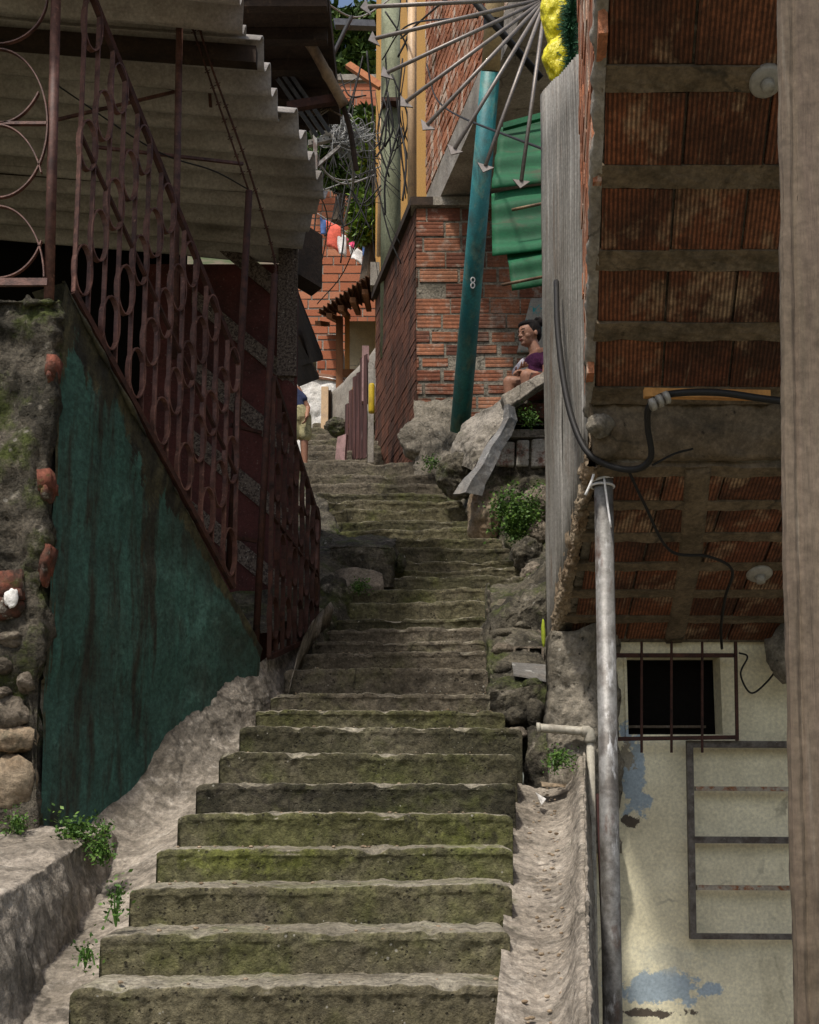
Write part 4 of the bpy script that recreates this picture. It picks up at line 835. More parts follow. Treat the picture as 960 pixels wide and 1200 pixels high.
# second soffit
zq0, zq1 = Z(548, 4.86), Z(752, 6.16)
def zs2(d): return zq0 + (zq1 - zq0) * (d - 4.86) / 1.3
xe0, xe1 = X(690, 548, 4.86), X(648, 752, 6.16)
def edge2(d): return xe0 + (xe1 - xe0) * (d - 4.86) / 1.3
nd2 = Vector((0, (zq1 - zq0) / 1.3, -1)).normalized()
tiles, beams = MB(), MB(); rr = [4.88 + .215 * i for i in range(7)]
for i, d in enumerate(rr[:-1]):
    rows = [[Vector((edge2(d) + .03 + (3.2 - edge2(d)) * s, d + q, zs2(d + q))) + nd2 * (.003 + rd.uniform(0, .004)) for s in [j / 10 for j in range(11)]] for q in (-.03, 0, .03)]
    loft(beams, rows, 80, 5, .010, 9, i, fine=.004, thick=.03, tdir=-nd2, smooth=False)
    x = edge2(d) + .08
    while x < 3:
        tw = .27 + rd.uniform(-.02, .02); da, db = d + .032, rr[i + 1] - .032
        tiles.box(Vector((x + .006, da, zs2(da))) - nd2 * .02, (tw - .012, 0, 0), Vector((.005, db - da, zs2(db) - zs2(da))), nd2 * (.020 + rd.uniform(-.004, .004)), rd.random(), (rd.random(), 0)); x += tw
tiles.build('lower_soffit_tiles', M['tile'], t); beams.build('lower_soffit_joists', M['beam'], t)
mb = MB(); a, b = P(818, 552, 4.86), P(790, 752, 6.16); mb.tube(resample([a + Vector((0, 0, .01)), (a + b) / 2 + Vector((.02, 0, .01)), b + Vector((0, 0, .01))], 20), [.055] * 21, 8)
mb.v = [p + Vector((0, 0, 0)) - nd2 * (max(0, (p - Vector((p.x, p.y, zs2(p.y)))).dot(nd2) - .012)) for p in mb.v]
mb.build('soffit_rib', M['beam'], t, smooth=True)
# slab edge: rough mortar lip and outer flank
mb = MB(); rows = []
for i in range(12):
    d = 4.84 + (6.16 - 4.84) * i / 11; e = edge2(d); z = zs2(d)
    rows.append([Vector((e + .045, d, z + .004)), Vector((e + .02, d, z - .010)), Vector((e + .002, d, z - .004)), Vector((e - .004, d, z + .03)), Vector((e, d, z + .08)), Vector((e + .03, d, z + .3))])
loft(mb, rows, 30, 200, .016, 12, 4, fine=.016); mb.build('slab_lip', M['rocktan'], t, smooth=True)
mb = MB(); mb.add([(xe0 + .05, 4.86, zq0 + .02), (3.3, 4.86, zq0 + .02), (3.3, 6.3, zs2(6.3) + .02), (xe1 + .05, 6.3, zs2(6.3) + .02), (xe0 + .05, 4.86, zq0 + .25), (3.3, 4.86, zq0 + .25), (3.3, 6.3, zs2(6.3) + .6), (xe1 + .05, 6.3, zs2(6.3) + .6)], [(0, 1, 2, 3), (7, 6, 5, 4), (0, 4, 5, 1), (1, 5, 6, 2), (2, 6, 7, 3), (3, 7, 4, 0)]); mb.build('lower_slab', M['mortar'], t)
# alley-side brick wall above the slab
mb = MB(); a, b = (edge1(2.3), 2.3), (edge1(4.86), 4.86)
brickwall(mb, b, a, zs1(4.86) - .02, 4.6, .3, .11, keep=lambda s, z: z > zs1(4.86 - s * .99) + .05, seed=5, proud=.012, nrm=(-1, .122, 0)); mb.build('side_wall_bricks', M['brickside'], t)
mb = MB(); u = Vector((edge1(4.86) - edge1(2.3), 2.56, 0)); q = Vector((.008, 0, 0))
va = [Vector((edge1(2.3), 2.3, zs1(2.3) + .07)) + q, Vector((edge1(4.86), 4.86, zs1(4.86) + .07)) + q, Vector((edge1(4.86), 4.86, 4.6)) + q, Vector((edge1(2.3), 2.3, 4.6)) + q]
mb.add(va + [p + Vector((.16, 0, 0)) for p in va], [(0, 1, 2, 3), (7, 6, 5, 4), (0, 4, 5, 1), (1, 5, 6, 2), (2, 6, 7, 3), (3, 7, 4, 0)]); mb.build('side_wall', M['mortar'], t)
mb = MB(); loft(mb, [[Vector((edge1(d) - .014, d, zs1(d) + .05)) for d in (2.3, 3, 3.6, 4.2, 4.86)], [Vector((edge1(d) - .018, d, zs1(d) + .01)) for d in (2.3, 3, 3.6, 4.2, 4.86)], [Vector((edge1(d) + .02, d, zs1(d) - .006)) for d in (2.3, 3, 3.6, 4.2, 4.86)]], 160, 8, .012, 12, 4, fine=.008); mb.build('slab_edge', M['plaster'], t, smooth=True)
mb = MB(); mb.ball(P(703, 500, 4.78), (.055, .06, .05), 20, 14, amp=.5, fq=2.4, seed=2); mb.build('mortar_lump', M['mortar'], t, smooth=True)
# cream basement wall with window opening
wx0, wx1 = X(700, 800, 6.2), 3.0
YW = 6.2
def yw(px, py): p = P(px, py, YW); return p
wl, wr_ = X(732, 815, YW), X(848, 815, YW); wt, wb = Z(766, YW), Z(864, YW)
mb = MB(); ztp = Z(745, YW)
for (xa, xb, za, zb2) in ((wx0 - .2, wl, wb, wt), (wr_, wx1, wb, wt), (wx0 - .2, wx1, -2.2, wb), (wx0 - .2, wx1, wt, ztp)):
    nx = max(2, int((xb - xa) / .05)); nz_ = max(2, int((zb2 - za) / .05))
    loft(mb, [[Vector((xa + (xb - xa) * i / 4, YW, za)) for i in range(5)], [Vector((xa + (xb - xa) * i / 4, YW, zb2)) for i in range(5)]], nx, nz_, .0, 3, 3, smooth=False)
mb.build('cream_wall', M['yellow'], t)
mb = MB(); mb.box((wx0 - .2, YW + .03, -2.2), (4, 0, 0), (0, 0, wb + 2.2), (0, .2, 0)); mb.build('wall_core', M['mortar'], t)
mb = MB(); mb.box((wl - .1, YW + .16, wb - .1), (wr_ - wl + .2, 0, 0), (0, 0, wt - wb + .2), (0, .02, 0)); mb.build('room_shade_sheet', M['shadeblack'], t)  # flat black sheet painted as the shade of the room behind the window
mb = MB(); mb.box((wl - .05, YW + .12, wb + .06), (.5, 0, 0), (0, 0, .012), (0, .04, 0)); mb.build('inner_sill', M['wood'], t)
win = MB(); fr_ = .014
for o, a, b in (((wl, 0, wb), (wr_ - wl, 0, 0), (0, 0, fr_)), ((wl, 0, wt - fr_), (wr_ - wl, 0, 0), (0, 0, fr_)), ((wl, 0, wb + fr_), (fr_, 0, 0), (0, 0, wt - wb - 2 * fr_)), ((wr_ - fr_, 0, wb + fr_), (fr_, 0, 0), (0, 0, wt - wb - 2 * fr_))):
    win.box(Vector(o) + Vector((0, YW - .01, 0)), a, b, (0, .15, 0))
wo = win.build('window_frame', M['yellow'], t)
for px in (752, 787, 823): 
    g = MB(); g.tube([P(px, 882, 6.08), P(px, 752, 6.08)], .007, 6); g.build('window_bar', M['irondark'], t)
g = MB(); g.strap([P(722, 866, 6.09), P(864, 864, 6.09)], (0, 1, 0), .02, .02); g.strap([P(864, 868, 6.085), P(862, 752, 6.085)], (0, 1, 0), .02, .014); g.strap([P(722, 768, 6.09), P(862, 768, 6.09)], (0, 1, 0), .02, .02); g.build('grille_frame', M['irondark'], t)
# pedestal wall under the slab lip
mb = MB(); loft(mb, [[P(650, 1000, 5.98), P(672, 1000, 5.93), P(705, 1000, 5.95), P(728, 1000, 6.15)], [P(646, 905, 5.98), P(672, 905, 5.93), P(702, 905, 5.95), P(728, 905, 6.15)], [P(642, 860, 6.0), P(668, 860, 5.95), P(698, 860, 5.95), P(728, 860, 6.15)], [P(645, 800, 6.0), P(670, 800, 5.95), P(697, 800, 5.95), P(728, 800, 6.15)], [P(646, 740, 6.0), P(670, 740, 5.98), P(697, 730, 5.95), P(728, 730, 6.15)]], 40, 60, .05, 4, 7, fine=.014, thick=.2, tdir=(0, 1, 0)); mb.build('rough_pier', M['mortar'], t, smooth=True)
mb = MB(); loft(mb, [[P(612, 950, 6.12), P(640, 950, 6.08), P(680, 950, 6.05)], [P(614, 900, 6.12), P(640, 900, 6.06), P(680, 900, 6.04)], [P(618, 862, 6.15), P(640, 860, 6.12), P(680, 860, 6.1)], [P(618, 856, 6.4), P(640, 855, 6.4), P(680, 855, 6.4)]], 30, 30, .05, 4, 9, fine=.012); mb.build('mossy_foot', M['bank'], t, smooth=True)
mb = MB(); mb.box((wx0 + .05, 6.5, -.5), (2.6, 0, 0), (0, 0, 5.2), (.6, 3.0, 0)); mb.build('rear_volume', M['plaster'], t)
mb = MB(); mb.ball(P(928, 765, 6.0), (.13, .12, .16), 24, 16, amp=.4, fq=2, seed=4); mb.build('corbel', M['mortar'], t, smooth=True)

# metal frame leaning on the cream wall
t = thing('steel_grid', 'old grey metal window frame with rusty crossbars on the cream wall', 'metal frame', P(862, 1100, 6.12))
for n_, y0, y1, m_, th in (('rail', 872, 872, 'frame', .034), ('rail', 984, 984, 'frame', .034), ('rail', 1097, 1097, 'frame', .028), ('crossbar', 924, 924, 'framerust', .022), ('crossbar', 1040, 1040, 'framerust', .024)):
    mb = MB(); x0 = 806 + (y0 - 872) * .014; mb.strap([P(x0 + (0 if n_ == 'rail' else 8), y0, 6.13), P(985, y1 + 1, 6.13)], (0, 1, 0), .03, th); mb.build(n_, M[m_], t)
mb = MB(); mb.strap([P(808, 868, 6.128), P(812, 1100, 6.128)], (0, 1, 0), .032, .032); mb.build('stile', M['frame'], t)
mb = MB(); mb.strap([P(985, 868, 6.128), P(987, 1100, 6.128)], (0, 1, 0), .032, .032); mb.build('stile', M['frame'], t)

# galvanised pole, tie and cables
mb = MB(); mb.tube([P(718, 1500, 4.95), P(718, 1190, 4.95), P(707, 545, 4.95)], .0405, 20); tag(mb.build('steel_pole', M['galv'], smooth=True), 'scuffed galvanised steel pole propping the soffit', 'pole')
mb = MB()
for i, (y, tl) in enumerate(((548, .5), (556, -.4), (563, .3), (570, -.1))):
    pts = []
    for k in range(17):
        ph = 2 * math.pi * k / 16; c = P(706, y, 4.95); pts.append(c + Vector((math.cos(ph) * .049, math.sin(ph) * .049, math.cos(ph) * .03 * tl)))
    mb.tube(pts, .006, 5)
mb.tube(resample([P(697, 548, 4.88), P(694, 562, 4.87), P(686, 580, 4.87)], 8), .006, 5); mb.tube(resample([P(708, 560, 4.89), P(712, 590, 4.89), P(716, 618, 4.89)], 8), .005, 5)
tag(mb.build('tie_strip', M['whitecloth'], smooth=True), 'white plastic strips knotted round the top of the steel pole', 'tie')
wire('cable', 'thick black cable looping from zinc sheet past the steel pole', [P(652, 330, 5.6), P(654, 390, 5.3), P(665, 470, 5.0), P(685, 525, 4.85), P(712, 545, 4.82), P(745, 550, 4.75), P(763, 535, 4.68), P(759, 500, 4.6), P(762, 475, 4.5), P(785, 462, 4.45), P(840, 460, 4.35), P(900, 468, 4.25), P(1000, 480, 4.1)], .014, M['black'], 80)
wire('cable', 'thin black lead wandering across the lower soffit', [P(735, 548, 4.8), P(755, 590, 4.95), P(785, 645, 5.2), P(830, 652, 5.3), P(858, 668, 5.4), P(850, 700, 5.6), P(845, 735, 5.9), P(846, 760, 6.1)], .007, M['black'], 50)
wire('cable', 'short black twig like wire on the drop beam', [P(765, 545, 4.7), P(790, 532, 4.72), P(812, 526, 4.74)], .005, M['black'])
wire('cable', 'thin curled wire on the cream wall right of the window', [P(866, 765, 6.15), P(876, 770, 6.15), P(868, 790, 6.15), P(880, 812, 6.15), P(898, 800, 6.1), P(915, 778, 6.0)], .005, M['black'], 40)
t = thing('cable_clamp', 'white ribbed clamps holding the black cable under the soffit', 'clamp', P(772, 470, 4.4))
for i in range(3):
    mb = MB(); c = P(765 + i * 8, 474 - i * 4, 4.44); mb.tube([c + Vector((-.008, 0, -.003)), c + Vector((.008, 0, .003))], .026, 12); mb.build('clamp', M['whiteplastic'], t, smooth=True)
mb = MB(); a, b = P(757, 462, 4.45), P(905, 456, 4.45); mb.box(a + Vector((0, .02, 0)), (b.x - a.x, 0, -.01), (0, 0, .035), (0, .03, 0)); tag(mb.build('batten', M['orangewood']), 'narrow pale wooden batten behind the black cable', 'batten')
def lampholder(label, px, py, d, z_n, r):
    t = thing('lamp_holder', label, 'lamp holder', P(px, py, d), 'ceiling lamp holders'); c = P(px, py, d); n = z_n
    mb = MB(); mb.tube([c - n * .01, c + n * .006, c + n * .016, c + n * .02], [r, r, r * .85, r * .4], 24); mb.build('rose', M['whiteplastic'], t, smooth=True)
    mb = MB(); mb.tube([c + n * .018, c + n * .035, c + n * .05], [r * .42, r * .40, r * .34], 16); mb.build('socket', M['whiteplastic'], t, smooth=True)
lampholder('empty white lamp holder on the lower soffit', 890, 672, 5.58, nd2, .062)
lampholder('grey lamp holder high on the upper soffit beside the timber post', 898, 95, 3.60, nd1, .055)

# timber post in the foreground
t = thing('timber_post', 'weathered grey timber post standing close on the right edge', 'post', P(960, 1300, 2.2))
mb = MB(); rows = []
for y, a, b in ((-200, 906, 980), (0, 911, 985), (300, 913, 987), (600, 917, 990), (900, 923, 997), (1200, 931, 1004), (1600, 940, 1012)):
    rows.append([P(a + 8, y, 2.30), P(a, y, 2.26), P(a, y, 2.215), P(a + 5, y, 2.20), P(a + 14, y, 2.199), P(a + 18, y, 2.204), P(a + 22, y, 2.199), P((a + b) / 2, y, 2.20), P(b, y, 2.20), P(b, y, 2.30)])
loft(mb, rows, 60, 200, .004, 6, 2, fine=.0015, smooth=False); mb.build('timber', M['wood'], t, smooth=True)
rd = random.Random(5)
mb = MB(); mb.box(P(699, 930, 5.5), (.045, 0, 0), (.03, 0, -1.6), (0, .03, 0)); tag(mb.build('board', M['rustgate']), 'rusty brown board wedged between gutter kerb and steel pole', 'board')
# pvc drain
t = thing('drain_pipe', 'grubby white plastic drain pipe bending down by the right gutter', 'pipe', P(690, 1190, 5.85))
mb = MB(); mb.tube(resample([P(632, 853, 5.9), P(660, 855, 5.88), P(684, 857, 5.86)], 10), .022, 12); mb.build('pipe', M['pvc'], t, smooth=True)
mb = MB(); mb.tube(resample([P(682, 857, 5.86), P(690, 858, 5.86), P(692, 870, 5.86)], 8), .028, 12); mb.build('elbow', M['pvc'], t, smooth=True)
mb = MB(); mb.tube([P(692, 868, 5.86), P(699, 1300, 5.86)], .02, 12); mb.build('downpipe', M['pvc'], t, smooth=True)
mb = MB(); mb.tube([P(633, 853, 5.9), P(629, 853, 5.9)], .027, 12); mb.build('pipe_collar', M['pvc'], t, smooth=True)

# vertical corrugated zinc sheet on the alley side
t = thing('corrugated_fence', 'tall upright corrugated zinc sheet beside the brick house', 'metal sheet', P(660, 750, 5.7))
a0, a1 = P(689, 520, 4.87), P(641, 520, 6.6)
for i in range(2):
    s0, s1 = (0, .53) if i == 0 else (.5, 1.0)
    b0 = Vector((a0.x, a0.y, 0)).lerp(Vector((a1.x, a1.y, 0)), s0); b1 = Vector((a0.x, a0.y, 0)).lerp(Vector((a1.x, a1.y, 0)), s1); off = Vector((-.012 * i, 0, 0))
    zn, zf = P(684, 60, 4.87).z, P(646, 112, 6.6).z; zt0 = zn + (zf - zn) * s0; zt1 = zn + (zf - zn) * s1
    zl0, zl1 = (1.6, 1.2) if i == 0 else (1.17, .9)
    mb = MB(); corr(mb, b0 + Vector((0, 0, zl0)) + off, b0 + Vector((.015, 0, zt0)) + off, b1 + Vector((0, 0, zl1)) + off, b1 + Vector((.015, 0, zt1)) + off, 11, .014, 10, 8, .012, i, .002)
    mb.build('zinc_panel', M['zinc'], t, smooth=True)
mb = MB(); mb.box((a1.x, 6.63, -.2), (.07, 0, 0), (0, 0, 3.9), (0, .07, 0)); mb.build('stud', M['wood'], t)

# ------------------------------------------------------------------ green awning
t = thing('green_awning', 'torn green painted corrugated awning under the steel spikes', 'awning', P(620, 340, 8.6))
for i, (c0, c1, c2, c3, wv) in enumerate([((586, 150, 9.2), (665, 131, 9.2), (576, 222, 8.9), (665, 212, 8.9), 3), ((576, 228, 8.95), (665, 215, 8.95), (577, 300, 8.7), (665, 290, 8.7), 3), ((594, 296, 8.75), (665, 284, 8.75), (600, 343, 8.6), (665, 330, 8.6), 2)]):
    mb = MB(); corr(mb, P(*c0), P(*c1), P(*c2), P(*c3), wv, .018, 10, 10, .03, i, .004); mb.build('awning_sheet', M['awning'], t, smooth=True)
for a, b in (((600, 246, 8.65), (648, 236, 8.65)), ((588, 334, 8.55), (648, 322, 8.55))):
    mb = MB(); mb.tube([P(*a), P(*b)], .012, 7); mb.build('support_stick', M['bamboo'], t, smooth=True)
mb = MB(); mb.box(P(590, 150, 9.1), P(665, 130, 9.1) - P(590, 150, 9.1), (0, 0, .05), (0, .05, 0)); mb.build('top_flashing', M['awning'], t)
# ------------------------------------------------------------------ spikes
t = thing('spike_fan', 'fan of steel spikes with pointed tips bristling over the alley', 'spike barrier', P(640, 0, 6.3))
org = P(640, -2, 6.45)
for (px, py) in [(431, 8), (440, 45), (454, 85), (476, 119), (501, 146), (533, 174), (569, 194), (611, 212)]:
    tip = P(px, py, 6.3 - (640 - px) * .0008 + (py * .0005)); st = org + (tip - org) * .02
    mb = MB(); mb.tube([st, tip], .0115, 8); rod = mb.build('spike', M['steelrod'], t, smooth=True)
    dr = (tip - org).normalized(); sd_ = dr.cross(Vector((0, 1, 0))).normalized()
    mb = MB(); n0 = tip - dr * .005; mb.add([n0 + sd_ * .05, n0 - sd_ * .05, n0 + dr * .05, n0 + sd_ * .05 + Vector((0, .01, 0)), n0 - sd_ * .05 + Vector((0, .01, 0)), n0 + dr * .05 + Vector((0, .01, 0))], [(0, 1, 2), (5, 4, 3), (0, 3, 4, 1), (1, 4, 5, 2), (2, 5, 3, 0)]); tp = mb.build('tip', M['steelrod'], rod)
mb = MB(); mb.tube([P(545, -12, 6.5), P(634, 92, 6.7)], .022, 8); mb.build('brace', M['black'], t, smooth=True)
mb = MB(); mb.ball(org, .05, 14, 10); mb.build('hub', M['steelrod'], t, smooth=True)
# bag
mb = MB(); mb.ball(P(654, 18, 6.1), (.10, .10, .19), 60, 44, amp=.35, fq=1.5, seed=3); mb.ball(P(657, 72, 6.1), (.10, .08, .15), 60, 44, amp=.35, fq=1.6, seed=6); mb.ball(P(662, -30, 6.1), (.11, .09, .14), 40, 30, amp=.4, fq=2, seed=5)
o = mb.build('plastic_bag', M['bag'], smooth=True); tag(o, 'crumpled bright yellow plastic bag hanging above the green awning', 'bag')
rm = o.modifiers.new('r', 'REMESH'); rm.mode = 'VOXEL'; rm.voxel_size = .008; rm.use_smooth_shade = True
# garland
t = thing('tinsel_garland', 'dark green tinsel garland hanging beside the yellow bag', 'garland', P(668, 130, 6.05))
q = resample([P(676, -60, 6.05), P(672, 0, 6.0), P(668, 40, 6.02), P(672, 90, 6.05), P(668, 128, 6.1)], 60); mb = MB(); rd = random.Random(9)
for p in q:
    for _ in range(46):
        dr = Vector((rd.gauss(0, 1), rd.gauss(0, 1), rd.gauss(0, .6) - .3)).normalized(); s = rd.uniform(.03, .085); b = dr.cross(Vector((0, 1, 0))).normalized() * .0035; mb.face([p - b, p + b, p + b * .6 + dr * s, p - b * .6 + dr * s], r=rd.random())
mb.build('needles', M['garland'], t); mb = MB(); mb.tube(q, .005, 5); mb.build('string', M['garland'], t)

# ------------------------------------------------------------------ corner brick building
DC = 12.6
cL = P(487, 400, DC).x; cR = P(700, 400, DC).x; zb_, ztc = 3.3, Z(243, DC)
cBx, cBy = P(440, 400, 15.0).x, 15.0
t = thing('corner_building', 'corner brick building with slanting parapet behind the teal pole', 'building', (cL + .6, DC, zb_))
mb = MB(); mb.add([(cL + .012, DC + .012, zb_), (cR, DC + .012, zb_), (cR, cBy + .4, zb_), (cBx + .012, cBy, zb_)] + [(cL + .012, DC + .012, ztc), (cR, DC + .012, ztc), (cR, cBy + .4, ztc), (cBx + .012, cBy, ztc)], [(0, 3, 2, 1), (4, 5, 6, 7), (0, 1, 5, 4), (1, 2, 6, 5), (2, 3, 7, 6), (3, 0, 4, 7)]); mb.build('wall', M['mortar'], t)
mb = MB(); zmid = Z(385, DC)
brickwall(mb, (cL, DC), (cR, DC), zmid, ztc, .42, .185, jt=.026, proud=-.004, seed=8, skip=.05, jit=.006)
brickwall(mb, (cL, DC), (cR, DC), zb_ + .35, zmid, .36, .155, jt=.045, proud=-.003, seed=18, skip=.06, jit=.007); mb.build('front_bricks', M['brick'], t)
mb = MB(); brickwall(mb, (cBx, cBy), (cL, DC), zb_ + .3, ztc, .34, .12, jt=.012, proud=.0, seed=9, nrm=(-1, -.18, 0)); mb.build('side_bricks', M['brickshade'], t)
mb = MB(); u = Vector((cL - cBx, DC - cBy, 0))
mb.box((cL - .05, DC - .05, ztc + .002), (cR - cL, 0, 0), (0, 0, .10), (0, .25, 0)); mb.build('coping', M['concrete'], t)
mb = MB(); mb.box((cL - .052, DC - .052, ztc + .003), Vector((cBx - cL, cBy - DC, 0)), (0, 0, .098), (.25, 0, 0)); mb.build('side_coping', M['darkwood'], t)
mb = MB(); loft(mb, [[P(606, 412, DC - .05), P(670, 412, DC - .05)], [P(622, 350, DC - .05), P(670, 345, DC - .05)]], 14, 14, .03, 5, 3, thick=.04, tdir=(0, 1, 0)); mb.build('plaster_patch', M['tealpaint'], t, smooth=True)
mb = MB(); loft(mb, [[P(487, 560, DC - .35), P(500, 560, DC - .5), P(545, 560, DC - .3)], [P(486, 510, DC - .2), P(500, 505, DC - .35), P(545, 500, DC - .2)], [P(485, 470, DC - .04), P(505, 470, DC - .06), P(545, 468, DC - .04)]], 24, 24, .06, 4, 3, fine=.02); mb.build('rough_base', M['mortar'], t, smooth=True)
# upper overhanging floor
ua, ub = P(490, 232, 13.4), P(604, -40, 9.6)
zu = Z(226, 13.2)
xa_, ya_ = P(499, 232, 13.3).x, 13.3; dirx = (P(573, 40, 10.6).x - xa_) / (10.6 - 13.3)
xb_, yb_ = xa_ + dirx * (9.4 - 13.3), 9.4
t2_ = thing('overhanging_floor', 'overhanging upper brick storey with pale plaster edge above the teal pole', 'upper storey', (xa_ + .5, 12, zu - .5))
mb = MB(); H = 3.2; q = [(xa_ + .012, ya_, zu), (xb_ + .012, yb_, zu), (xb_ + 2.2, yb_, zu), (xa_ + 3.0, ya_, zu)]
mb.add(q + [(x, y, z + H) for x, y, z in q], [(0, 1, 2, 3), (7, 6, 5, 4), (0, 4, 5, 1), (1, 5, 6, 2), (2, 6, 7, 3), (3, 7, 4, 0)]); mb.build('wall', M['plaster'], t2_)
mb = MB(); brickwall(mb, (xa_, ya_), (xb_, yb_), zu + .02, zu + 3.2, .34, .12, jt=.03, proud=.004, seed=14, nrm=(-1, dirx, 0)); mb.build('side_bricks', M['brickside'], t2_)
mb = MB(); q = [(xa_ - .01, ya_ + .05, zu - .40), (xb_ - .01, yb_ - .02, zu - .40), (xb_ + 2.2, yb_ - .02, zu - .1), (xa_ + 3.0, ya_ + .05, zu - .1)]
mb.add(q + [(q[0][0], q[0][1], zu - .002), (q[1][0], q[1][1], zu - .002), (q[2][0], q[2][1], zu - .002), (q[3][0], q[3][1], zu - .002)], [(0, 1, 2, 3), (7, 6, 5, 4), (0, 4, 5, 1), (1, 5, 6, 2), (2, 6, 7, 3), (3, 7, 4, 0)]); mb.build('plaster_edge', M['plaster'], t2_)
# teal pole
t = thing('painted_pole', 'leaning pole painted teal below and cream above against the brick corner', 'pole', P(539, 500, 11.6))
pb, pm, pt_ = P(539, 505, 11.5), P(575, 84, 9.7), P(584, -60, 9.3)
mb = MB(); mb.tube([pb, pb.lerp(pm, .5), pm], [.100, .093, .086], 20); mb.build('teal_section', M['bluepole'], t, smooth=True)
mb = MB(); mb.tube([pm, pt_], [.083, .081], 20); mb.build('cream_section', M['polecream'], t, smooth=True)
mb = MB()
c = pb.lerp(pm, .435) + Vector((0, -.097, -.02))
for dz_ in (-.022, .022): mb.tube([c + Vector((.018 * math.cos(2 * math.pi * k / 16), -.55 * (dz_ + .020 * math.sin(2 * math.pi * k / 16)) - .006, dz_ + .020 * math.sin(2 * math.pi * k / 16))) for k in range(17)], .006, 5)
mb.build('painted_mark', M['white'], t)
mb = MB(); c = pm.lerp(pt_, .35); mb.tube([c, c + (pt_ - pm).normalized() * .08], .090, 16); mb.build('band', M['black'], t)

# ------------------------------------------------------------------ centre background
mb = MB(); mb.tube([P(458, 420, 14.6), P(458, 200, 14.4), P(458, -80, 14.2)], [.135, .128, .12], 18); up_ = mb
t = thing('utility_pole', 'grey green round utility pole behind the parapet', 'utility pole', P(458, 420, 14.6)); up_.build('shaft', M['utility'], t, smooth=True)
mb = MB(); mb.box(P(447, 118, 14.1), (.24, 0, 0), (0, 0, .05), (0, .3, 0)); mb.build('clamp', M['irondark'], t)
t = thing('ochre_house', 'narrow ochre yellow house front behind the utility pole', 'house', P(460, 500, 16.2))
mb = MB(); mb.box((P(440, 300, 16.2).x, 16.2, 3.6), (1.4, 0, 0), (0, 0, 14), (0, 3, 0)); mb.build('wall', M['ochre'], t)
mb = MB(); mb.box((P(447, 300, 16.15).x, 16.15, 3.6), (.10, 0, 0), (0, 0, 8), (0, .045, 0)); mb.build('trim', M['creampipe'], t)
mb = MB(); mb.tube([P(483, 260, 13.6), P(483, -60, 13.4)], .055, 14); tag(mb.build('drain_pipe', M['creampipe'], smooth=True), 'cream painted downpipe between utility pole and brick storey', 'pipe')
mb = MB(); mb.tube([P(444, 300, 14.8), P(450, 60, 14.8)], .03, 8); tag(mb.build('conduit', M['creampipe'], smooth=True), 'thin cream conduit left of the utility pole', 'pipe')
mb = MB(); mb.box(P(434, 334, 14.8), (.12, 0, 0), (0, 0, .32), (0, .2, 0)); tag(mb.build('meter_box', M['plaster']), 'small grey meter box on the parapet end', 'meter box')

def house(label, pl, pr, yb, yt, d, m, seed, dep=3, bw=.4, bh=.17, name='brick_house', jt=.03, group=None):
    xa, xb = X(pl, (yb + yt) / 2, d), X(pr, (yb + yt) / 2, d); z0_, z1_ = Z(yb, d), Z(yt, d)
    t = thing(name, label, 'house', ((xa + xb) / 2, d, z0_), group)
    mb = MB(); mb.box((xa, d + .01, z0_), (xb - xa, 0, 0), (0, 0, z1_ - z0_), (0, dep, 0)); mb.build('wall', M['plaster'], t)
    mb = MB(); brickwall(mb, (xa, d), (xb, d), z0_, z1_, bw, bh, jt=jt, proud=.004, seed=seed); mb.build('bricks', M[m], t)
    return t, xa, xb, z0_, z1_
gh = 'brick houses up the hillside'
house('sunlit brick house below the washing line', 335, 445, 420, 292, 21, 'brickfar', 1, group=gh)
house('small brick wall seen under the tiled roof', 371, 400, 445, 392, 18.5, 'brickfar', 2, group=gh)
house('brick house behind the washing, half hidden by leaves', 330, 425, 330, 222, 25, 'brickfar', 3, group=gh)
t, xa, xb, z0_, z1_ = house('terracotta house at the top with a pale coping', 325, 450, 160, 96, 33, 'brickfar', 4, group=gh, bw=.6, bh=.25)
mb = MB(); mb.box((xa - .1, 32.9, z1_ + .005), (xb - xa + .2, 0, 0), (0, 0, .18), (0, .4, 0)); mb.build('coping', M['plaster'], t)
# big hillside mass of brick houses further away so gaps read as a hill town
house('distant dark red house at the left of the hillside', 300, 400, 110, 20, 42, 'brickfar', 5, group=gh, bw=.6, bh=.3)
# white wall
t = thing('white_wall', 'bright whitewashed rubble wall beside the upper steps', 'wall', P(388, 505, 17.6))
mb = MB(); loft(mb, [[P(335, 530, 17.6), P(385, 530, 17.6), P(432, 520, 17.6)], [P(335, 480, 17.6), P(385, 480, 17.6), P(432, 480, 17.6)], [P(335, 436, 17.6), P(385, 442, 17.6), P(432, 455, 17.6)]], 40, 30, .04, 2.5, 3, fine=.02, thick=.4, tdir=(0, 1, 0)); mb.build('face', M['white'], t, smooth=True)
mb = MB(); loft(mb, [[P(335, 438, 17.58), P(385, 443, 17.58), P(430, 455, 17.58)], [P(335, 434, 17.9), P(385, 439, 17.9), P(430, 451, 17.9)]], 30, 5, .01, 3, 3, thick=.03); mb.build('coping', M['rooftile'], t)
mb = MB(); loft(mb, [[P(386, 512, 16.6), P(386, 462, 16.6)], [P(412, 500, 16.0), P(418, 432, 16.0)], [P(440, 480, 15.4), P(446, 400, 15.4)]], 10, 20, .02, 3, 3, thick=.18, tdir=(.5, 1, 0)); tag(mb.build('parapet', M['plaster'], smooth=True), 'sloping grey parapet rising towards the ochre house', 'parapet')
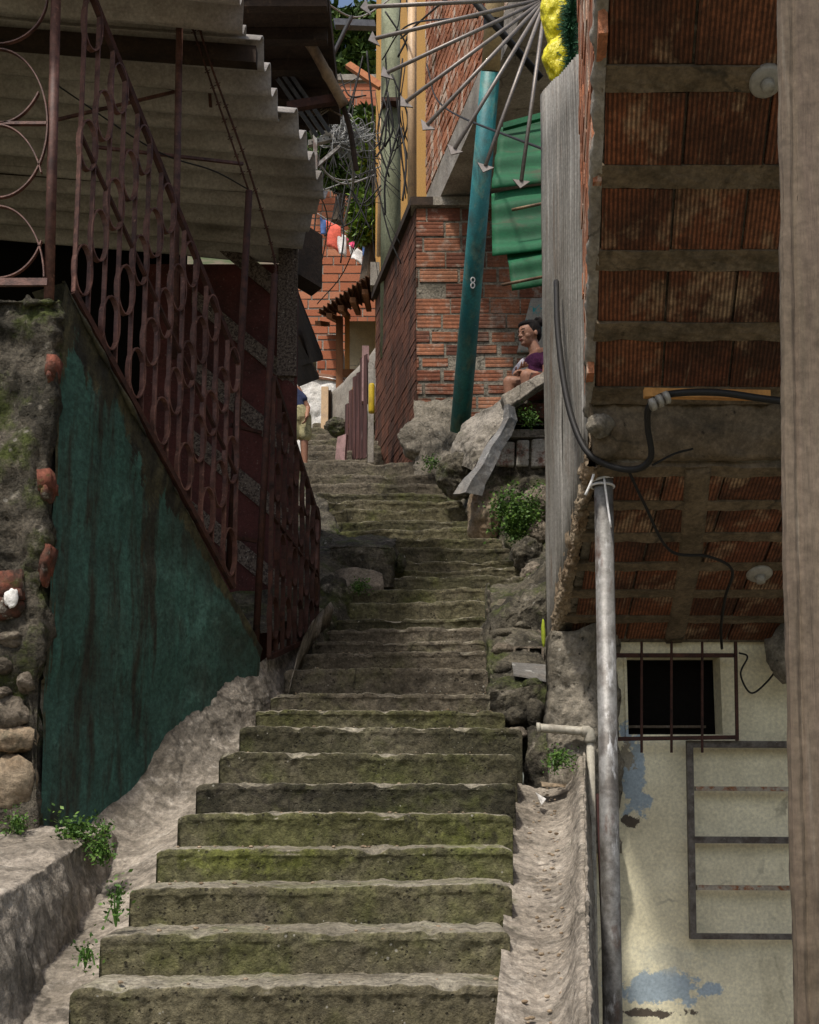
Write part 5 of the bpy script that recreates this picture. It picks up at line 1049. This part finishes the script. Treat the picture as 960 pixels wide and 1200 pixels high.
# tiled roof with wooden posts
t = thing('porch', 'small porch with clay roof on brown wooden posts', 'porch', P(405, 510, 17))
a00, a10, a01, a11 = P(372, 366, 16.2), P(442, 318, 15.2), P(384, 372, 18.6), P(445, 350, 18.2)
mb = MB(); corr(mb, a00, a01, a10, a11, 14, .022, 6, 8, .02, 2, .02); mb.build('roof', M['rooftile'], t, smooth=True)
for i in range(6):
    s = i / 5; mb = MB(); p, q_ = a00.lerp(a10, s) + Vector((0, .1, -.12)), a01.lerp(a11, s) + Vector((0, 0, -.12)); mb.strap([p, q_], (1, 0, 0), .08, .07); mb.build('rafter', M['brownwood'], t)
for px, y0_, y1_, d, w_, m_ in ((398, 510, 372, 16.6, .10, 'brownwood'), (407, 440, 372, 17.2, .07, 'orangewood')):
    mb = MB(); mb.strap([P(px, y0_, d), P(px, y1_, d)], (0, 1, 0), .1, w_); mb.build('post', M[m_], t)
mb = MB(); mb.box(P(408, 440, 18.0), (.75, 0, 0), (0, 0, .9), (0, .2, 0)); mb.build('back_wall', M['yellow'], t)
mb = MB(); mb.box(P(400, 440, 17.1), (.28, 0, 0), (0, 0, .1), (0, .08, 0)); mb.build('rail', M['brownwood'], t)
mb = MB(); mb.box(P(376, 512, 16.4), (.10, 0, 0), (0, 0, .75), (0, .1, 0)); tag(mb.build('post', M['creampipe']), 'cream wooden post in front of the white wall', 'post')
mb = MB(); mb.box(P(383, 508, 16.5), (.06, 0, 0), (0, 0, .65), (0, .1, 0)); tag(mb.build('post', M['darkwood']), 'black post beside the cream one near the white wall', 'post')
rock('dark rounded boulder on the upper steps below the porch', 396, 500, 17, 12, 14.9, seed=21, m='bank', amp=.45)
mb = MB(); mb.box(P(408, 502, 14.6), (.07, 0, 0), (.05, 0, .55), (0, .04, 0)); tag(mb.build('plank', M['orangewood']), 'orange plank leaning by the wine red board fence', 'plank')
t = thing('board_fence', 'wine red weathered board fence beside the upper steps', 'fence', P(418, 540, 13.8))
for i in range(6):
    s = i / 6; px = 404 + 26 * s; yt = 470 - 62 * s + random.uniform(-9, 5); d = 14.0 - .9 * s; mb = MB(); a = P(px, 540 - s * 3, d); b = P(px, yt, d); mb.box(a, (.042, -.06, 0), (0, 0, b.z - a.z), (.004, .02, 0)); mb.build('board', M['rustgate'], t)
mb = MB(); mb.box(P(424, 470, 13.25), (.08, 0, 0), (0, 0, Z(405, 13.25) - Z(470, 13.25)), (0, .1, 0)); tag(mb.build('pillar', M['pinkwall']), 'faded pink pillar top behind the board fence', 'pillar')
mb = MB(); mb.box(P(431, 542, 13.1), (.065, 0, 0), (0, 0, Z(425, 13.1) - Z(542, 13.1)), (0, .08, 0)); tag(mb.build('post', M['plaster']), 'grey concrete post at the dark side of the corner building', 'post')
mb = MB(); c = P(435.5, 484, 12.9); mb.tube([c, c + Vector((0, 0, .02)), c + Vector((0, 0, .32)), c + Vector((0, 0, .34))], [.03, .036, .036, .03], 14); tag(mb.build('yellow_canister', M['yellowcan'], smooth=True), 'yellow plastic canister hung on the grey concrete post', 'canister')
mb = MB(); loft(mb, [[P(393, 539, 13.6), P(404, 541, 13.5)], [P(396, 512, 13.6), P(406, 508, 13.5)]], 6, 6, .01, 3, 3, thick=.08, tdir=(.2, 1, 0)); tag(mb.build('slab', M['pinkwall']), 'tilted faded pink slab at the foot of the board fence', 'slab')

# laundry
gl = 'washing hung out to dry'
wire('clothes_line', 'washing line above the sunlit brick house', [P(372, 250, 19.8), P(400, 268, 19.8), P(432, 288, 19.8)], .008, M['cable'], cat='line')
for i, (px, py, w_, h, m_, lb) in enumerate([(383, 258, 15, 26, 'coralcloth', 'coral shirt hanging on the washing line'), (396, 271, 9, 22, 'whitecloth', 'white shirt next to the coral one on the line'), (407, 277, 9, 8, 'pinkcloth', 'small bright pink garment between two white ones'), (410, 287, 13, 13, 'whitecloth', 'white towel at the lower end of the washing line'), (376, 254, 6, 18, 'bluecloth', 'dark blue garment at the upper end of the washing line'), (424, 288, 8, 9, 'bluecloth', 'small blue cloth at the right end of the washing line')]):
    mb = MB(); a = P(px - 1, py, 19.75); k = 1.3 * 19.75 / F; loft(mb, [[a, a + Vector((w_ * k * .5, .05, -.03)), a + Vector((w_ * k, 0, -w_ * k * .5))], [a + Vector((.03, .04, -h * k)), a + Vector((w_ * k * .5, -.05, -h * k - .04)), a + Vector((w_ * k, .05, -h * k - w_ * k * .5))]], 14, 10, .04, 3, i, thick=.01, tdir=(0, 1, 0)); tag(mb.build('garment', M[m_], smooth=True), lb, 'garment', gl)

# trees
def tree(label, px, pyb, pyt, d, blobs, n, size, seed, m='leaf'):
    t = thing('leafy_tree', label, 'tree', P(px, pyb, d), 'trees among the hillside houses')
    mb = MB(); b = P(px, pyb, d); tp = P(px + 6, pyt, d); q = resample([b, b.lerp(tp, .5) + Vector((.1, 0, 0)), tp], 10); mb.tube(q, [.12 * (1 - i / 12) for i in range(11)], 8)
    rd = random.Random(seed)
    BL = []
    for (bx, by, r1) in blobs:
        c = P(bx, by, d + rd.uniform(-.3, .3)); rr_ = r1 * d / F; BL.append((c, (rr_, rr_ * .8, rr_ * .8))); mb.tube([q[5], (q[6] + c) / 2, c], [.04, .03, .012], 6)
    mb.build('trunk', M['bark'], t); mb = MB(); leaves(mb, BL, n, size, seed); mb.build('crown', M[m], t); return t
tree('tall tree with glossy bright leaves beside the utility pole', 430, 330, 140, 17.5, [(435, 262, 16), (428, 235, 14), (438, 205, 14), (424, 272, 12), (436, 180, 15), (430, 150, 13), (441, 285, 9), (418, 250, 10), (440, 240, 14)], 5200, .09, 1, 'leafbright')
tree('dark shrub covered tree behind the overhead cables', 395, 260, 130, 23, [(375, 150, 22), (400, 140, 22), (420, 165, 20), (385, 180, 20), (410, 195, 22), (432, 140, 16), (360, 170, 14), (395, 208, 16), (436, 225, 20), (420, 215, 16)], 12000, .12, 2)
tree('dark tree crown above the terracotta house', 400, 130, 40, 38, [(360, 70, 22), (385, 60, 22), (405, 80, 18), (425, 65, 22), (440, 85, 16), (395, 30, 28), (430, 25, 26), (360, 25, 28)], 5200, .2, 3)
tree('low leafy tree left beyond the roof edge', 362, 150, 90, 24, [(350, 105, 12), (366, 118, 14), (352, 125, 10)], 1200, .12, 4, 'leafbright')
mb = MB(); mb.strap([P(408, 76, 15.5), P(447, 102, 15.0)], (0, 1, 0), .08, .09); tag(mb.build('beam', M['orangebeam']), 'orange brown beam slanting down to the utility pole', 'beam')
mb = MB(); mb.strap([P(392, 28, 13.8), P(440, 30, 14.0)], (0, 1, 0), .1, .09); tag(mb.build('roof_edge', M['slate']), 'grey flat roof edge at the top behind the cables', 'roof edge')

# crossarm bracket and cables
t = thing('cable_crossarm', 'white perforated steel crossarm with brace behind the roof edge', 'crossarm', P(365, 195, 10.5))
mb = MB(); a, b = P(361, 170, 10.2), P(402, 160, 10.4); mb.box(a, b - a, (0, 0, .05), (0, .05, 0)); mb.build('arm', M['whiteplastic'], t)
mb = MB(); mb.strap([P(370, 196, 10.2), P(398, 172, 10.35)], (0, 1, 0), .03, .03); mb.build('brace', M['galv'], t)
mb = MB(); mb.strap([P(369, 120, 10.2), P(370, 200, 10.2)], (0, 1, 0), .04, .035); mb.build('mount', M['galv'], t)
mb = MB(); mb.box(P(383, 158, 10.5), P(412, 151, 10.6) - P(383, 158, 10.5), (0, 0, .03), (0, .05, 0)); mb.build('second_arm', M['galv'], t)
for i in range(5):
    mb = MB(); c = a.lerp(b, (i + .7) / 6) + Vector((0, -.004, .025)); mb.tube([c, c + Vector((0, .006, 0))], .008, 8); mb.build('bolt_hole', M['black'], t)
mb = MB(); mb.ball(P(382, 155, 10.3), (.055, .05, .022), 18, 10); tag(mb.build('street_lamp', M['whitecloth'], smooth=True), 'small white domed cap on the crossarm', 'lamp')
rd = random.Random(4)
mb = MB()
for i in range(26):
    pts = []; c = P(rd.uniform(390, 420), rd.uniform(155, 172), 10.4)
    for k in range(10): pts.append(c + Vector((rd.gauss(0, .09), rd.gauss(0, .06), rd.gauss(0, .07))))
    mb.tube(resample(pts, 40), .0045, 5)
o = mb.build('cable_tangle', M['cable'], smooth=True); tag(o, 'tangled bundle of grey cable coils on the crossarm', 'cable bundle'); o['kind'] = 'stuff'
mb = MB()
for i in range(56):
    x0 = rd.uniform(380, 448); y0_ = rd.uniform(60, 230); x1 = x0 + rd.uniform(-40, 60); y1_ = y0_ + rd.uniform(-10, 130); d = rd.uniform(11, 14)
    x1 = min(max(x1, 368), 470); a = P(x0, y0_, d); b = P(x1, y1_, d); mb.tube(resample([a, (a + b) / 2 - Vector((rd.uniform(-.05, .05), 0, rd.uniform(.0, .22))), b], 14), rd.choice([.004, .006, .009]), 5)
for i in range(16):
    x0 = rd.uniform(446, 476); y0_ = rd.uniform(-20, 150); x1 = rd.uniform(440, 482); y1_ = y0_ + rd.uniform(40, 120); a = P(x0, y0_, 13.8); b = P(x1, y1_, 13.9); mb.tube(resample([a, (a + b) / 2 + Vector((rd.uniform(-.15, .15), 0, -.1)), b], 14), rd.choice([.008, .012, .014]), 5)
o = mb.build('loose_wires', M['black'], smooth=True); tag(o, 'dense snarl of black wires round the utility pole', 'wires'); o['kind'] = 'stuff'
gc = 'overhead cables across the alley'
wires = [((430, 60, 13.5), (438, 150, 13.6), (437, 240, 13.7), 'black drop cable hanging left of the utility pole', .012),
         ((362, 180, 10.3), (400, 215, 11.5), (440, 205, 13.5), 'grey cable sagging from crossarm to the utility pole', .009),
         ((362, 150, 10.3), (385, 205, 11.5), (425, 212, 13.5), 'second grey cable sagging below the crossarm', .008),
         ((372, 225, 14), (400, 215, 14), (446, 195, 14), 'grey cable crossing in front of the bright leaves', .008),
         ((366, 210, 9.8), (384, 262, 12), (372, 330, 15), 'thin black cable dropping towards the brick house', .007),
         ((425, 262, 14), (402, 320, 15), (372, 356, 16), 'long thin cable crossing the sunlit brick house', .008),
         ((470, 150, 13.5), (476, 190, 13.4), (472, 235, 13.4), 'black cable bowing beside the cream downpipe', .013),
         ((448, 70, 13.9), (478, 30, 12.6), (560, 20, 10), 'black cable rising from utility pole across the brick storey', .010),
         ((500, 75, 12), (520, 125, 11), (680, 192, 6.2), 'long black cable swinging across in front of the teal pole', .009),
         ((470, 45, 13.6), (530, -5, 11.5), (600, -30, 9), 'black cable at the top edge over the spikes', .012),
         ((330, 120, 9), (372, 96, 9.6), (412, 20, 10.4), 'thick black cable rising past the dark eave', .02),
         ((400, 160, 10.5), (414, 205, 10.8), (404, 262, 12), 'grey lead dangling from the cable bundle', .012),
         ((376, 0, 12), (420, 20, 13), (470, -10, 13.5), 'black cable over the flat grey roof edge', .010)]
for a, b, c, lb, r_ in wires: wire('cable', lb, [P(*a), P(*b), P(*c)], r_, M['cable'] if 'grey' in lb else M['black'], group=gc)

# ------------------------------------------------------------------ people
def blend(name, parts, m, parent, vox, smooth_it=4):
    """parts: list of ('c', p0, r0, p1, r1) capsules or ('e', centre, radii, rot); fused into one skin"""
    mb = MB()
    for q in parts:
        if q[0] == 'c':
            _, p0, r0, p1, r1 = q; p0, p1 = Vector(p0), Vector(p1); n = 8
            mb.tube([p0.lerp(p1, i / n) for i in range(n + 1)], [r0 + (r1 - r0) * i / n for i in range(n + 1)], 14); mb.ball(p0, r0 * .995, 14, 9); mb.ball(p1, r1 * .995, 14, 9)
        else: mb.ball(q[1], q[2], 20, 14, rot=q[3] if len(q) > 3 else None)
    o = mb.build(name, m, parent, smooth=True)
    a = o.modifiers.new('r', 'REMESH'); a.mode = 'VOXEL'; a.voxel_size = vox; a.use_smooth_shade = True
    s = o.modifiers.new('s', 'SMOOTH'); s.factor = .5; s.iterations = smooth_it
    return o
def hand(pos, fdir, ndir, sdir, s=1.0, curl=.5, thumb=1):
    """palm + five fingers; fdir finger direction, ndir palm normal (curl towards it), sdir towards the thumb"""
    fdir, ndir, sdir = [Vector(v).normalized() for v in (fdir, ndir, sdir)]; pos = Vector(pos); out = []
    for i in range(4):
        out.append(('c', pos + sdir * (.012 - i * .008) * s, .013 * s, pos + fdir * .075 * s + sdir * (.030 - i * .020) * s, .0115 * s))
    for i, L in enumerate((.068, .078, .072, .056)):
        b = pos + fdir * .08 * s + sdir * (.032 - i * .0215) * s; p1 = b + (fdir * math.cos(curl * .6) + ndir * math.sin(curl * .6)) * L * .5 * s; p2 = p1 + (fdir * math.cos(curl * 1.7) + ndir * math.sin(curl * 1.7)) * L * .5 * s
        out += [('c', b, .0085 * s, p1, .008 * s), ('c', p1, .008 * s, p2, .0065 * s)]
    b = pos + fdir * .02 * s + sdir * .022 * s; p1 = b + (fdir * .6 + sdir * .8).normalized() * .035 * s; p2 = p1 + (fdir * .9 + sdir * .2 + ndir * .3).normalized() * .03 * s
    out += [('c', b, .012 * s, p1, .0095 * s), ('c', p1, .0095 * s, p2, .008 * s)]; return out
# seated woman
D = 10.95
wt_ = thing('person', 'person in a purple top sitting behind the tilted slab, looking left', 'person', P(628, 470, D))
def W(px, py, dd=0): return P(px, py, D + dd)
f = Vector((-.86, -.5, 0)).normalized(); lf = Vector((.5, -.86, 0)).normalized()
hc = W(620.5, 392); up = Vector((0, 0, 1))
hf = (f + Vector((-.12, 0, -.10))).normalized(); hl = lf; hu = hl.cross(hf) * -1
if hu.z < 0: hu = -hu
def H_(a, b, c): return hc + hf * a + hl * b + hu * c   # forward, left, up
rotH = Matrix((hf, hl, hu)).transposed()
hip = W(639, 455); ch = W(629, 424)
shL, shR = ch + lf * .175 + up * .03, ch - lf * .175 + up * .025
kneeR = W(597, 448, .0); kneeL = W(617, 441, -.16)
HS = 1.16
_H = H_
def H_(a, b, c): return _H(a * HS, b * HS, c * HS)
def hr(*v): return tuple(q * HS for q in v)
parts = [('e', H_(0, 0, .018), hr(.092, .074, .096), rotH), ('e', H_(.028, 0, -.045), hr(.056, .052, .066), rotH), ('c', H_(.084, 0, .008), .007, H_(.100, 0, -.022), .013), ('e', H_(.088, .010, -.026), hr(.012, .010, .009), rotH), ('e', H_(.088, -.010, -.026), hr(.012, .010, .009), rotH), ('e', H_(.083, 0, -.050), hr(.014, .022, .008), rotH), ('e', H_(.081, 0, -.061), hr(.013, .019, .008), rotH), ('e', H_(.072, 0, -.086), hr(.018, .022, .017), rotH),
         ('e', H_(.045, .040, -.028), hr(.026, .020, .028), rotH), ('e', H_(.045, -.040, -.028), hr(.030, .022, .030), rotH),
         ('e', H_(-.012, .076, -.010), hr(.016, .008, .026), rotH), ('e', H_(-.012, -.076, -.010), hr(.016, .008, .026), rotH),
         ('c', H_(-.02, 0, -.05), .056, ch + up * .05, .062), ('c', ch + up * .075, .055, shL, .056), ('c', ch + up * .075, .055, shR, .056),
         ('e', ch - up * .02, (.10, .15, .13), Matrix((f, lf, up)).transposed()), ('c', ch - up * .1, .11, hip + up * .08, .125),
         ('c', hip, .10, kneeR + Vector((.02, 0, 0)), .062), ('c', hip + lf * .12, .10, kneeL, .062),
         ('c', kneeR, .062, kneeR + Vector((.02, .02, -.40)), .036), ('c', kneeL, .062, kneeL + Vector((.03, .02, -.40)), .036),
         ('c', kneeR + Vector((.02, .02, -.40)), .036, kneeR + Vector((-.12, -.04, -.43)), .028), ('c', kneeL + Vector((.03, .02, -.40)), .036, kneeL + Vector((-.12, -.04, -.43)), .028)]
elR = W(606, 438, .05); elL = W(640, 444, -.22); hR = W(609, 437, -.02); hL = W(618, 435, -.16)
parts += [('c', shR, .045, elR, .036), ('c', elR, .036, hR, .025), ('c', shL, .045, elL, .036), ('c', elL, .036, hL, .025)]
parts += hand(hR, (.3, -.9, .1), (0, 0, 1), (-1, 0, .2), 1.0, .6) + hand(hL, (-.9, .2, .15), (0, 0, -1), (0, .9, .4), 1.0, .6)
blend('body', parts, M['skin'], wt_, .0055, 3)
e = MB(); e.ball(H_(.092, 0, -.0555), (.009, .024, .010), 12, 8, rot=rotH); e.build('lips', M['lips'], wt_, smooth=True)
hp = [('e', H_(-.018, 0, .036), hr(.090, .083, .091), rotH), ('e', H_(-.052, 0, -.005), hr(.050, .068, .065), rotH), ('e', H_(.022, 0, .078), hr(.069, .066, .036), rotH), ('e', H_(-.075, .035, .095), hr(.042, .045, .042), rotH), ('e', H_(-.09, .03, .125), hr(.022, .026, .024), rotH), ('e', H_(-.05, .05, .118), hr(.018, .02, .018), rotH), ('e', H_(-.035, .070, .0), hr(.030, .012, .035), rotH)]
blend('hair', hp, M['hair'], wt_, .006, 2)
for sgn in (1, -1):
    e = MB(); e.ball(H_(.0835, sgn * .030, .006), (.008, .015, .006), 12, 8, rot=rotH); e.build('eye', M['black'], wt_, smooth=True)
    e = MB(); e.tube([H_(.088, sgn * .014, .026), H_(.085, sgn * .028, .031), H_(.075, sgn * .044, .026)], .0035, 6); e.build('eyebrow', M['hair'], wt_, smooth=True)
sp = [('e', ch - up * .035, (.118, .175, .125), Matrix((f, lf, up)).transposed()), ('c', ch - up * .1, .122, hip + up * .07, .138), ('c', shL - lf * .015 - up * .005, .056, shL.lerp(elL, .4), .053), ('c', ch + lf * .11 + up * .01, .058, shL, .055), ('c', ch - lf * .11 + up * .01, .058, shR, .054)]
blend('top', sp, M['purple'], wt_, .007, 3)
blend('sleeve', [('c', shR - up * .0, .076, shR.lerp(elR, .85), .064)], M['greycotton'], wt_, .007, 3)
blend('shorts', [('c', hip, .115, hip.lerp(kneeR, .55), .088), ('c', hip + lf * .12, .115, (hip + lf * .12).lerp(kneeL, .5), .088)], M['black'], wt_, .008, 3)
mb = MB(); a = W(610, 438, -.14); mb.box(a, (.07, -.02, .01), (0, .02, .05), (0, -.012, .004)); tag(mb.build('phone', M['black']), 'small dark phone in the hands of the sitting person', 'phone')
mb = MB(); mb.box(W(600, 505, .15) , (1.3, 0, 0), (0, 0, W(630, 466).z - W(600, 505).z), (0, 1.2, 0)); tag(mb.build('ledge', M['concrete']), 'concrete ledge the person in purple sits on', 'ledge')
mb = MB(); mb.box(W(575, 512, -.45) , (1.2, 0, 0), (0, 0, .12), (0, .6, 0)); tag(mb.build('footing_step', M['concrete']), 'low concrete step under the sitting person behind the slab', 'step')
# standing child
gt = thing('person', 'child in khaki shorts and yellow sandals standing half hidden by the wine red wall', 'person', P(352, 545, 12.65))
g0 = P(349, 544, 12.65); g0.z = SZ[-1] + .012
def G(x, y, z): return g0 + Vector((x - max(0, z - .62) * .5, y, z))
parts = [('c', G(.075, .02, .06), .030, G(.065, .02, .32), .046), ('c', G(.065, .02, .32), .044, G(.05, .03, .60), .068), ('c', G(-.06, -.04, .06), .030, G(-.055, -.02, .32), .046), ('c', G(-.055, -.02, .32), .044, G(-.045, .0, .60), .068),
         ('c', G(.08, .02, .035), .026, G(-.02, -.04, .022), .020), ('c', G(-.055, -.04, .035), .026, G(-.15, -.09, .022), .020),
         ('c', G(0, .02, .62), .10, G(0, .02, .92), .10), ('e', G(0, .02, .93), (.14, .09, .07)), ('c', G(0, .02, .95), .04, G(-.01, .01, 1.06), .04), ('e', G(-.015, 0, 1.15), (.085, .075, .10)), ('c', G(-.09, -.03, 1.14), .012, G(-.10, -.035, 1.125), .013),
         ('c', G(.14, .02, .93), .038, G(.15, .04, .72), .03), ('c', G(.15, .04, .72), .03, G(.10, -.08, .58), .022), ('c', G(-.14, .02, .93), .038, G(-.16, .0, .72), .03), ('c', G(-.16, 0, .72), .03, G(-.16, -.08, .55), .022)]
parts += hand(G(.10, -.08, .58), (-.2, -.3, -.9), (-1, 0, 0), (0, -1, 0), .75, .5) + hand(G(-.16, -.08, .55), (0, -.1, -1), (1, 0, 0), (0, -1, 0), .75, .5)
blend('body', parts, M['skin'], gt, .006, 3)
blend('shorts', [('c', G(0, .02, .66), .118, G(0, .02, .60), .118), ('c', G(.06, .02, .60), .085, G(.068, .02, .40), .082), ('c', G(-.05, .0, .60), .085, G(-.058, -.01, .40), .082)], M['khaki'], gt, .008, 3)
blend('shirt', [('c', G(0, .02, .70), .115, G(0, .02, .90), .112), ('c', G(.10, .02, .93), .05, G(.148, .03, .82), .05), ('c', G(-.10, .02, .93), .05, G(-.152, .01, .82), .05)], M['navy'], gt, .008, 3)
blend('hair', [('e', G(.012, .008, 1.175), (.092, .083, .095)), ('e', G(.05, .02, 1.12), (.05, .06, .08))], M['hair'], gt, .008, 2)
for x, y in ((.03, -.01), (-.10, -.065)):
    mb = MB(); mb.ball(G(x, y, .0), (.105, .042, .012), 18, 8, rot=Matrix.Rotation(R(28), 3, 'Z')); mb.tube([G(x - .03, y - .045, .01), G(x - .035, y - .015, .055), G(x - .05, y + .03, .01)], .008, 6); mb.build('sandal', M['sandal'], gt, smooth=True)
for k_ in list(bpy.data.objects):
    if '_w' in k_: del k_['_w']
